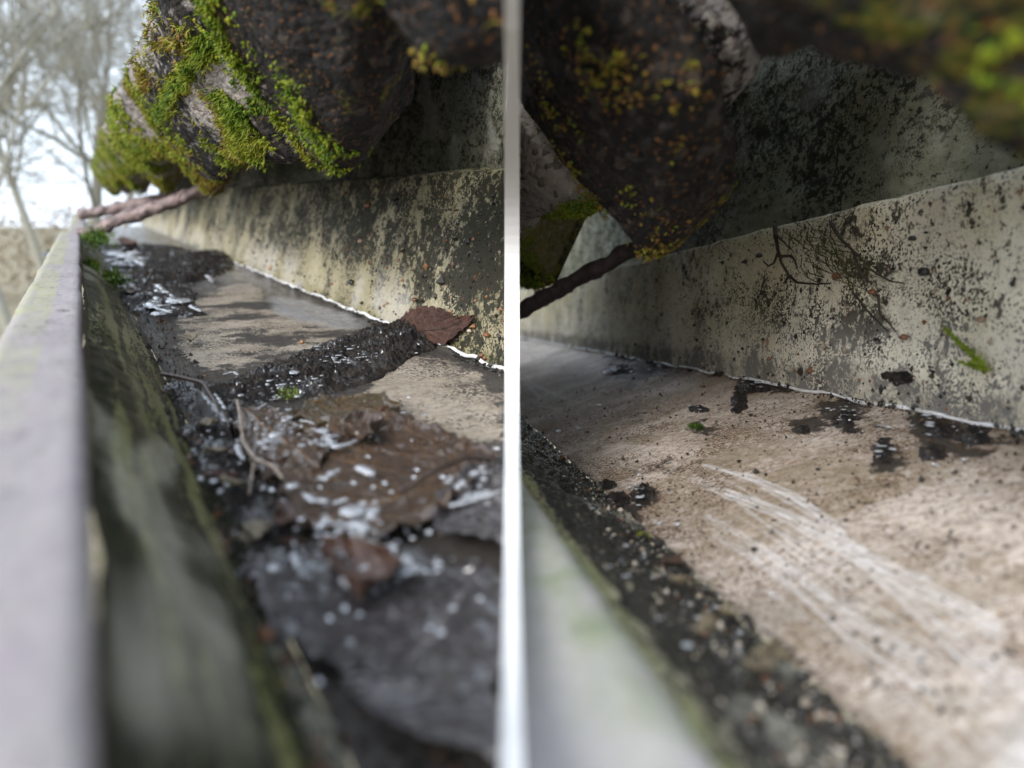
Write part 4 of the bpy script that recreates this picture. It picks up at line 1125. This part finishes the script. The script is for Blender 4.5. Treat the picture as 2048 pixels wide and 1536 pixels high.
def rfil(u, v): return RB.plane(u, v, np.array([.55, -.79]), np.array([.44, .9]) / np.linalg.norm([.44, .9]))
for i, (u, v, ru, rv, mt, lab) in enumerate(RSC):
    leaf(RB, rfil, [(u - ru, v - rv * .4), (u, v), (u + ru, v + rv * .4)], [(u - ru, v - rv * .6), (u, v - rv), (u + ru, v)], [(u - ru, v), (u, v + rv), (u + ru, v + rv * .6)], mt, lab, 450 + i, .03, .02, .02, up=np.array([0, .44, .9]), n=18, m_=7, cat='leaf scrap', group='leaf scraps on the black fillet', name='leaf_scrap')

def strand(bay, pts3, r0, r1, mat, name, label, cat, seed=0, n=40, jit=.004, host=None):
    P, _ = resample(pts3, n)
    V, F = tube(bay, P, np.linspace(r0, r1, n), 7, True, jit, seed)
    org = P.mean(0)
    me = tubes_mesh(bay, name, [(V, F)], M[mat], org)
    if host is not None:                              # a part of a leaf that shares the bay's frame
        o = put(name, me, host)
        o.location = Vector(bay.M @ (bay.world(org) - np.array(host.matrix_world.translation)))
        return o
    return tag(put(name, me, world=bay.world(org), bay=bay), label, cat)
lz = lambda u, v, z: lf(u, v) + [0, 0, z]
strand(LB, [lz(328, 785, .10), lz(365, 800, .12), lz(410, 812, .12), lz(435, 835, .07), lz(470, 868, .04)], .012, .008, 'twig', 'twig', 'thin dark twig arching over the rolled black leaf', 'twig')
strand(LB, [lz(478, 846, .11), lz(486, 890, .10), lz(490, 930, .09), lz(515, 960, .08), lz(550, 980, .09), lz(568, 990, .06)], .007, .007, 'stalk', 'stalk', None, None, host=FOLDED)
strand(LB, [lz(510, 965, .07), lz(505, 985, .05), lz(500, 1010, .04)], .005, .004, 'stalk', 'stalk', None, None, 2, host=FOLDED)
strand(LB, [lz(800, 1015, .06), lz(870, 995, .10), lz(930, 965, .10), lz(978, 944, .06)], .010, .014, 'twig', 'midrib', None, None, 3, host=BROAD)
strand(LB, [lz(420, 385, .0) * 0 + LB.at_t(418, 395, 9.3), LB.at_t(440, 372, 9.0), LB.at_t(480, 362, 8.8), LB.at_t(525, 360, 8.4)], .004, .003, 'stalk', 'web_thread', 'fine web thread hanging from the sharp mossy tile', 'thread', 4)

# ------------------------------------------------------------------ water
def dome(n=10, m_=5):
    th = np.linspace(0, 2 * math.pi, n, endpoint=False)
    V = [(0, 0, 1)]
    for k in range(1, m_ + 1):
        a = k / m_ * math.pi / 2 * 1.08
        V += [(math.sin(a) * math.cos(x), math.sin(a) * math.sin(x), math.cos(a)) for x in th]
    F = [(0, 1 + i, 1 + (i + 1) % n, 0) for i in range(n)]
    for k in range(m_ - 1):
        F += [(1 + k * n + i, 1 + (k + 1) * n + i, 1 + (k + 1) * n + (i + 1) % n, 1 + k * n + (i + 1) % n) for i in range(n)]
    return np.array(V), quads_to_tris(np.array(F))
DV, DF = dome(14, 6)
dme = {}
def drop(bay, c, r, label, group, seed, up=None):
    k = seed % 6
    if (bay.side, k) not in dme:
        rr = np.random.default_rng(k)
        V = DV * [1 + .6 * rr.uniform(), 1 - .3 * rr.uniform(), .42]
        V = V * (1 + .9 * (fbm(DV * [1.6, 1.6, .3] + 3 * k, 1, 2, k)[:, None] - .5))
        dme[(bay.side, k)] = mesh('water_drop', V * H * .03, DF, M['water'])
    o = put('water_drop', dme[(bay.side, k)], world=bay.world(c), bay=bay)
    o.scale = (r / .03,) * 3
    return tag(o, label, 'water drop', group)
DR = [(776, 886, 5), (791, 888, 8), (739, 885, 4), (735, 935, 7), (831, 943, 8), (833, 962, 7), (827, 978, 7), (885, 977, 9), (898, 977, 5), (991, 918, 9), (707, 990, 7), (769, 990, 8), (746, 999, 7), (783, 1009, 7), (725, 1032, 10), (566, 1027, 8), (544, 1004, 8), (571, 1004, 8), (526, 1001, 6), (647, 1084, 8), (595, 1085, 7), (864, 1035, 9), (813, 1089, 9), (837, 1082, 9), (857, 1092, 9), (825, 1104, 8), (772, 1101, 8), (576, 950, 6), (600, 956, 6), (576, 963, 6), (660, 830, 4), (735, 855, 5), (760, 852, 5), (600, 855, 4), (930, 1000, 7), (945, 1000, 6), (960, 1010, 7), (925, 1020, 8), (720, 1262, 8), (750, 1215, 9), (690, 1250, 9), (820, 1245, 10), (640, 1000, 7), (655, 970, 5), (905, 1250, 9), (880, 1300, 10), (700, 1320, 9), (660, 1270, 9), (575, 1320, 10), (860, 1290, 8), (960, 1230, 9), (985, 1300, 10), (910, 1380, 12), (640, 1400, 10), (548, 1400, 12)]
for i, (u, v, rp) in enumerate(DR):
    q = lf(u, v); dep = q @ LB.M @ FW
    on = 'the largest blackened leaf' if v > 1110 else 'the folded rust brown leaf' if u < 605 and v < 970 else 'the olive amber leaf' if v < 880 else 'the mulch left of the broad brown leaf' if u < 600 else 'the grey leaf by the board' if u > 900 else 'the broad brown leaf'
    drop(LB, q + [0, 0, .045], 0.8 * rp * dep / FPX, 'clear round water drop beaded on ' + on, 'water drops on ' + on, i)
RDR = [(1118, 862, 9), (1155, 855, 8), (1198, 810, 6), (1215, 787, 6), (1240, 788, 5), (1270, 970, 5), (1258, 976, 5), (1550, 1195, 14), (1355, 1050, 6), (1318, 1048, 5), (1400, 818, 8), (1975, 990, 9), (1720, 905, 5), (1870, 930, 8), (1930, 920, 9)]
for i, (u, v, rp) in enumerate(RDR):
    q = rf(u, v); dep = q @ RB.M @ FW
    drop(RB, q + RUP * .004, rp * dep / FPX, 'tiny water drop resting on the beige bed of the right gutter', 'water drops on the beige bed', i)

def puddle(bay, f, pts, wpx, label, z=.06, seed=0, hgt=.6):
    """a bead of water drawn out along a rim"""
    S_ = np.array([f(*p) for p in pts]) + [0, 0, z]
    n = 46
    P, _ = resample(S_, n)
    u, v = pts[len(pts) // 2]
    dep = f(u, v) @ bay.M @ FW
    r = wpx / 2 * dep / FPX
    e = np.sqrt(np.clip(1 - np.linspace(-1, 1, n) ** 6, .02, 1)) * (.2 + 1.5 * fbm(np.stack([np.linspace(0, 4, n)] * 3, 1), 2.2, 3, seed))
    V, F = tube(bay, P, r * e, 12, True, r * 1.5, seed)
    org = P.mean(0)
    V = org + (V - org) * 1.0
    V[:, 2] = P[:, 2].mean() * .35 + V[:, 2] * .65
    me = tubes_mesh(bay, 'water_bead', [(V, F)], M['water'], org)
    x_ = bay.world(V) @ [1, 0, 0]
    if (x_ * bay.side).min() < .0012: clip(me, bay, org)
    return tag(put('water_bead', me, world=bay.world(org), bay=bay), label, 'water', 'beads of standing water in the left gutter')
for i, (pts, wp, lab) in enumerate([
    ([(605, 1030), (625, 1044), (660, 1046)], 13, 'long white water bead in the hollow of the broad brown leaf'),
    ([(668, 1050), (680, 1048), (697, 1042)], 11, 'short white water bead right of the long one'),
    ([(650, 895), (660, 918), (678, 930), (700, 924), (718, 914)], 12, 'V shaped water bead on the rim of the small leaf piece'),
    ([(713, 975), (732, 985), (750, 990)], 18, 'triangular water bead in the middle of the broad leaf'),
    ([(637, 995), (655, 997), (666, 985), (682, 978)], 13, 'kinked water bead left of the triangular one'),
    ([(895, 1055), (930, 1048), (965, 1036), (1000, 1024)], 13, 'straight white water streak on the grey leaf by the board'),
    ([(720, 1190), (750, 1180), (790, 1180), (835, 1192)], 15, 'arched white water bead on the curled red brown tip'),
    ([(690, 1200), (690, 1220), (705, 1232)], 15, 'round ended water bead left of the curled tip'),
    ([(592, 1150), (590, 1170), (602, 1190)], 12, 'bent faint water bead on the large dark leaf'),
    ([(690, 1100), (715, 1095), (740, 1110)], 20, 'white water on top of the frothy mound'),
    ([(680, 1130), (700, 1150), (730, 1155)], 18, 'white water at the foot of the frothy mound'),
    ([(655, 1085), (640, 1105)], 16, 'white water at the left of the frothy mound'),
    ([(430, 815), (445, 835), (455, 850)], 8, 'narrow highlight of water on the rolled black leaf'),
    ([(475, 920), (482, 945), (490, 958)], 12, 'water bead beside the pale stalk'),
    ([(505, 850), (520, 848), (535, 838)], 6, 'thin water bead at the top of the folded leaf'),
    ([(680, 745), (700, 742), (735, 736)], 5, 'thin water rim along the near side of the sludge ridge'),
    ([(665, 735), (672, 748), (682, 750)], 6, 'water bead at the left end of the thin rim'),
    ([(448, 775), (470, 770), (480, 776)], 8, 'pale water film on the outer end of the sludge ridge'),
    ([(600, 868), (620, 870), (630, 874)], 10, 'white water patch on the folded leaf'),
    ([(300, 615), (318, 632), (345, 640)], 12, 'blurred white water at the foot of the farther sludge'),
    ([(380, 625), (395, 632), (403, 636)], 9, 'blurred white water right of the farther sludge'),
    ([(240, 515), (265, 525), (290, 540)], 14, 'blurred white water on the most distant sludge'),
    ([(310, 580), (330, 595), (345, 605)], 14, 'blurred white water on the middle of the farther sludge'),
    ([(412, 560), (422, 566), (425, 575)], 8, 'small blurred water bead right of the farther ridge')]):
    puddle(LB, lf, pts, wp, lab, .075 if i < 18 else .06, 500 + i)
# froth too fine to count
def froth(bay, f, spots, label, seed, z, up=np.array([0, 0, 1.])):
    r = np.random.default_rng(seed)
    VV, FF, n = [], [], 0
    dv, df = dome(7, 3)
    for u, v, su, sv, cnt, rp in spots:
        for _ in range(cnt):
            q = f(u + r.normal() * su, v + r.normal() * sv); dep = q @ bay.M @ FW
            k = .85 * rp * math.exp(r.normal() * .65) * dep / FPX
            V = dv * k * r.uniform(.5, 2.0, 3) * [1, 1, .3]
            V = V @ np.linalg.qr(np.eye(3) + .2 * r.normal(0, 1, (3, 3)))[0].T * 1 if False else V
            VV.append(V + q + up * (z + r.uniform(-.015, .02))); FF.append(df + n); n += len(V)
    V = np.concatenate(VV); org = V.mean(0)
    me = mesh('water_droplets', (V - org) * H, np.concatenate(FF), M['water'])
    return tag(put('water_droplets', me, world=bay.world(org), bay=bay), label, 'water', None, 'stuff')
froth(LB, lf, [(700, 1120, 42, 36, 120, 4), (560, 800, 40, 20, 110, 1.8), (690, 735, 40, 10, 70, 1.7), (560, 900, 30, 24, 50, 2.2), (470, 940, 40, 50, 50, 2.6), (560, 890, 20, 30, 60, 2), (850, 1180, 40, 14, 24, 5), (940, 1010, 24, 20, 40, 5), (800, 870, 60, 20, 26, 2.5), (560, 1160, 60, 30, 30, 4), (640, 920, 20, 14, 50, 3), (330, 625, 20, 10, 30, 4), (260, 525, 20, 14, 40, 5)], 'fine droplets glinting over the wet leaves and sludge of the left gutter', 9, .07)
froth(RB, rfil, [(1130, 960, 40, 40, 60, 1.2), (1190, 1030, 40, 30, 60, 1.3), (1290, 1120, 40, 40, 70, 1.5), (1390, 1230, 40, 40, 60, 1.8), (1440, 1330, 40, 40, 30, 2.2)], 'fine droplets glinting on the black fillet of the right gutter', 10, .02, np.array([0, .44, .9]))
froth(RB, rf, [(1700, 830, 24, 12, 30, 2.5), (1880, 850, 40, 20, 50, 3), (1765, 905, 10, 30, 18, 3), (1506, 768, 18, 8, 40, 2.5), (1250, 738, 30, 8, 30, 3), (1284, 985, 10, 16, 18, 4), (1400, 818, 10, 4, 10, 3)], 'fine droplets glinting on the dirt clumps of the right gutter', 11, .03, RUP)

# ------------------------------------------------------------------ roots and moss on the right wall
def rwz(u, v, z): return rw(u, v) + [0, -z, 0]
def roots(name, label, cat, polys, mat, r0, seed):
    tb = []
    for i, (pts, k) in enumerate(polys):
        P, _ = resample(np.array([rwz(*p) for p in pts]), 24)
        P = P + .012 * (np.stack([fbm(P, 9, 2, seed + i * 3 + q) - .5 for q in range(3)], 1))
        tb.append(tube(RB, P, np.linspace(r0 * k * .75, r0 * k * .35, 24), 6, True, .004, seed + i))
    org = rw(*polys[0][0][0][:2])
    me = tubes_mesh(RB, name, tb, M[mat], org)
    return tag(put(name, me, world=RB.world(org), bay=RB), label, cat)
roots('dead_root', 'dark forked dead root hanging down the right inner wall', 'root', [([(1558, 452, .03), (1570, 490, .06), (1578, 525, .06), (1584, 552, .02)], 1.6), ([(1584, 552, .02), (1600, 566, .02), (1640, 568, .02), (1670, 566, .03)], .9), ([(1572, 505, .06), (1560, 525, .05), (1545, 532, .03), (1532, 522, .02)], .9), ([(1566, 470, .05), (1585, 485, .06), (1596, 498, .05)], .8), ([(1578, 512, .06), (1596, 512, .05), (1604, 522, .05), (1606, 538, .04)], 1.1), ([(1584, 552, .02), (1572, 566, .02)], 1.0)], 'root', .014, 1)
roots('dead_root', 'long dark root slanting down to the right on the right inner wall', 'root', [([(1672, 448, .03), (1700, 480, .05), (1728, 505, .05), (1742, 522, .04), (1738, 545, .04)], 1.3), ([(1742, 530, .04), (1760, 545, .03), (1790, 562, .03), (1815, 566, .02)], .8), ([(1720, 500, .05), (1732, 540, .05), (1752, 566, .04)], .9)], 'root', .013, 2)
roots('dead_root', 'thin dark root low on the right inner wall beside the red seed', 'root', [([(1715, 585, .03), (1735, 612, .02), (1760, 640, .02), (1780, 662, .01)], 1.0), ([(1765, 590, .03), (1768, 625, .03), (1776, 640, .03)], 1.2), ([(1776, 632, .03), (1790, 655, .02), (1798, 665, .02)], .8)], 'root', .010, 3)
rr = np.random.default_rng(77)
fib = []
for i in range(90):
    u, v = 1640 + rr.normal() * 28 + 0, 500 + rr.normal() * 34
    u += (v - 480) * .6
    a = rr.uniform(.2, 1.5); L = rr.uniform(14, 46)
    z = rr.uniform(.0, .05)
    fib.append(([(u, v, z), (u + L * .5 * math.cos(a) + rr.normal() * 4, v + L * .5 * math.sin(a), z + .02), (u + L * math.cos(a), v + L * math.sin(a) + rr.normal() * 4, z * .5)], rr.uniform(.6, 1.3)))
tag(roots('dead_moss', 'tangle of olive dead moss fibres hanging between the dark roots', 'moss', fib, 'fibre', .0055, 5), kind='stuff')
fib = []
for i in range(40):
    u, v = 1440 + rr.normal() * 16, 430 + rr.normal() * 30
    a = rr.uniform(.5, 2.6); L = rr.uniform(14, 36); z = rr.uniform(-.1, .05)
    fib.append(([(u, v, z), (u + L * .5 * math.cos(a), v + L * .5 * math.sin(a), z + .02), (u + L * math.cos(a), v + L * math.sin(a), z)], rr.uniform(.6, 1.3)))
tag(roots('dead_moss', 'small dark tuft of dead moss hanging at the top rim of the right inner wall', 'moss', fib, 'root', .006, 6), kind='stuff')
# green sprig at the right edge
def sprig(c0, c1, label, seed, L, n=220):
    r = np.random.default_rng(seed)
    k = r.uniform(0, 1, n)[:, None]
    b = c0 + (c1 - c0) * k
    ax = (c1 - c0) / np.linalg.norm(c1 - c0)
    dr = ax * .9 + r.normal(0, .45, (n, 3)); dr /= np.linalg.norm(dr, axis=1)[:, None]
    sd_ = np.cross(dr, r.normal(0, 1, (n, 3))); sd_ /= np.linalg.norm(sd_, axis=1)[:, None]
    l = L * (1.15 - .8 * k) * r.uniform(.6, 1.2, (n, 1)); wd = L * .11
    V = np.stack([b - sd_ * wd * .6, b + sd_ * wd * .6, b + dr * l * .5 + sd_ * wd, b + dr * l * .5 - sd_ * wd, b + dr * l], 1).reshape(-1, 3)
    o = np.arange(n)[:, None] * 5
    F = np.concatenate([o + [0, 1, 2], o + [0, 2, 3], o + [3, 2, 4]])
    me = mesh('moss_sprig', (V - c0) * H, F, M['moss'], False, tint=np.clip(np.repeat(.46 + r.normal(0, .07, n), 5), 0, 1))
    return tag(put('moss_sprig', me, world=RB.world(c0), bay=RB), label, 'moss')
sprig(rwz(1985, 738, .03), rwz(1926, 655, .10), 'bright yellow green moss sprig leaning up at the right edge of the right wall', 5, .045)
sprig(rwz(1990, 742, .02), rwz(1950, 722, .08), 'short green moss sprig at the foot of the taller one', 6, .04, 90)
# a few separate seeds and flakes that can be told apart
def pebble(bay, c, r, tint, label, cat, seed, name):
    rr = np.random.default_rng(seed)
    V = DV * [1.1, .8, .8]; V = np.r_[V, V * [1, 1, -.6]]; F = np.r_[DF, DF[:, ::-1] + len(DV)]
    V = V * (1 + .5 * (fbm(V * 1.6 + seed, 1, 3, seed)[:, None] - .5)) * r
    me = mesh(name, V * H, F, M['grit'], True, tint=np.full(len(V), tint))
    return tag(put(name, me, world=bay.world(c), bay=bay), label, cat)
for i, (u, v, rp, tn, lab, nm) in enumerate([(1810, 675, 9, .56, 'red brown seed on the right inner wall below the thin root', 'seed'), (1757, 681, 7, .05, 'glossy black seed left of the red brown seed', 'seed'), (1675, 553, 11, .60, 'reddish split husk under the dead moss tangle', 'husk'), (1747, 585, 9, .58, 'reddish husk below the long dark root', 'husk'), (1850, 545, 13, .12, 'large dark crumb right of the dead moss', 'crumb'), (1828, 478, 9, .15, 'dark crumb high on the right inner wall', 'crumb'), (1622, 742, 7, .57, 'red fleck just above the joint line', 'fleck'), (1540, 718, 5, .56, 'small red fleck low on the wall left of the dead root', 'fleck'), (1965, 640, 9, .8, 'tan grain at the right edge above the moss sprig', 'grain'), (1520, 512, 8, .08, 'black crumb left of the forked root', 'crumb')]):
    q = rwz(u, v, .01); dep = q @ RB.M @ FW
    pebble(RB, q, rp * dep / FPX, tn, lab, nm, 600 + i, nm)
for i, (u, v, rp, tn, lab, nm) in enumerate([(738, 412, 9, .56, 'orange brown crumb high on the left inner wall', 'crumb'), (796, 405, 12, .05, 'black crumb near the top of the left inner wall', 'crumb'), (724, 483, 7, .8, 'pale tan chip on the dark blotch of the left wall', 'chip'), (832, 600, 7, .50, 'maroon fleck above the red brown wall leaf', 'fleck'), (705, 565, 9, .06, 'black speck low on the left inner wall', 'crumb'), (942, 662, 6, .9, 'cream grain under the tip of the wall leaf', 'grain'), (976, 670, 8, .57, 'rusty fleck right of the wall leaf', 'fleck'), (606, 718, 6, .74, 'amber grain on top of the sludge ridge', 'grain')]):
    q = (lw(u, v) + [0, -.012, 0]) if nm != 'grain' or v < 700 else lf(u, v) + [0, 0, .11]
    dep = q @ LB.M @ FW
    pebble(LB, q, rp * dep / FPX, tn, lab, nm, 700 + i, nm)

# ------------------------------------------------------------------ garden behind: ground, hedge, bare trees
g = 200
V = np.array([(-g, -g, 0), (g, -g, 0), (g, g, 0), (-g, g, 0)], float)
o = put('ground', mesh('ground', V, np.array([[0, 1, 2, 3]]), M['ground']), world=(0, 0, 0))
tag(o, None, None, None, 'structure')

def polytubes(name, segs, mat, n=5):
    VV, FF, k = [], [], 0
    for P, R_ in segs:
        P = np.asarray(P, float)
        Vt, Ft = tube(None, P, np.asarray(R_), n, False)
        VV.append(Vt); FF.append(Ft + k); k += len(Vt)
    return mesh(name, np.concatenate(VV), np.concatenate(FF), mat)

def tree(x, y, hgt, label, seed, lean=0.0):
    r = np.random.default_rng(seed)
    root = empty('bare_tree', (x, y, 0))
    tag(root, label, 'tree', 'bare winter trees beyond the gutter')
    tr = [(0, 0, 0), (.05 * hgt * lean, .0, hgt * .25), (.12 * hgt * lean, .02 * hgt, hgt * .5)]
    P, _ = resample(np.array(tr), 8)
    put('trunk', polytubes('trunk', [(P, np.linspace(.011, .007, 8) * hgt)], M['bark'], 9), root)
    segs = []
    def grow(p, d, L, rad, lev):
        n = 5
        pts = [p]
        dd = d.copy()
        for i in range(n - 1):
            dd = dd + r.normal(0, .13, 3) + [0, 0, .04]
            dd /= np.linalg.norm(dd)
            pts.append(pts[-1] + dd * L / (n - 1))
        segs.append((pts, np.linspace(rad, rad * .5, n)))
        if lev == 0: return
        for i in range(4 if lev > 1 else 5):
            q = pts[r.integers(1, n)]
            nd = dd + r.normal(0, .62, 3); nd /= np.linalg.norm(nd)
            grow(np.array(q), nd, L * r.uniform(.5, .8), rad * .5, lev - 1)
    for i in range(7):
        a = i * 2.4 + r.uniform(0, .5)
        d = np.array([math.cos(a) * .7, math.sin(a) * .7, r.uniform(.5, 1.2)]); d /= np.linalg.norm(d)
        grow(P[-1 - (i % 3)], d, hgt * .27, hgt * .0046, 4)
    me = polytubes('crown', segs, M['bark'], 3)
    put('crown', me, root)
for i, (u, D, hgt, lab) in enumerate([(40, 9.0, 7.6, 'bare grey tree at the left edge beyond the gutter lip'), (150, 11.0, 8.5, 'tallest bare tree in the gap between lip and tiles'), (255, 13.0, 8.6, 'bare tree partly behind the sharp mossy tile'), (100, 18.0, 10.0, 'farther bare tree seen between the nearer ones'), (-60, 14.0, 9.0, 'bare tree off to the far left'), (210, 22.0, 11.0, 'most distant bare tree behind the tile edge')]):
    d = ray(u, 430); d = d / d[1]
    tree(d[0] * D, d[1] * D, hgt, lab, 900 + i, r_ if (r_ := ((i % 3) - 1)) else .4)
def hedge(x0, y0, x1, y1, hgt, dep, label, seed):
    r = np.random.default_rng(seed)
    n = 9000
    L = math.hypot(x1 - x0, y1 - y0)
    a = math.atan2(y1 - y0, x1 - x0)
    p = np.stack([r.uniform(-L / 2, L / 2, n), r.normal(0, dep / 3, n), hgt * r.uniform(0, 1, n) ** .7 * (.85 + .3 * r.uniform(0, 1, n))], 1)
    d = r.normal(0, 1, (n, 3)); d /= np.linalg.norm(d, axis=1)[:, None]
    e = np.cross(d, r.normal(0, 1, (n, 3))); e /= np.linalg.norm(e, axis=1)[:, None]
    s_ = r.uniform(.06, .16, (n, 1))
    V = np.stack([p - e * s_ * .5, p + d * s_ * 1.6, p + e * s_ * .5], 1).reshape(-1, 3)
    c, s2 = math.cos(a), math.sin(a)
    V = V @ np.array([[c, s2, 0], [-s2, c, 0], [0, 0, 1]])
    root = empty('garden_hedge', ((x0 + x1) / 2, (y0 + y1) / 2, 0))
    tag(root, label, 'hedge')
    put('foliage', mesh('foliage', V, np.arange(n * 3).reshape(-1, 3), M['hedge'], False), root)
    for i in range(9):
        k = (i + .5) / 9 - .5
        P = np.array([(k * L * c, k * L * s2, 0), (k * L * c + .05, k * L * s2, hgt * .4), (k * L * c, k * L * s2 + .05, hgt * .8)])
        put('stem', polytubes('stem', [(P, np.array([.05, .04, .02]))], M['bark'], 6), root)
hedge(-26, 24, 6, 34, 3.1, 2.0, 'low brown winter hedge at the far side of the garden', 3)
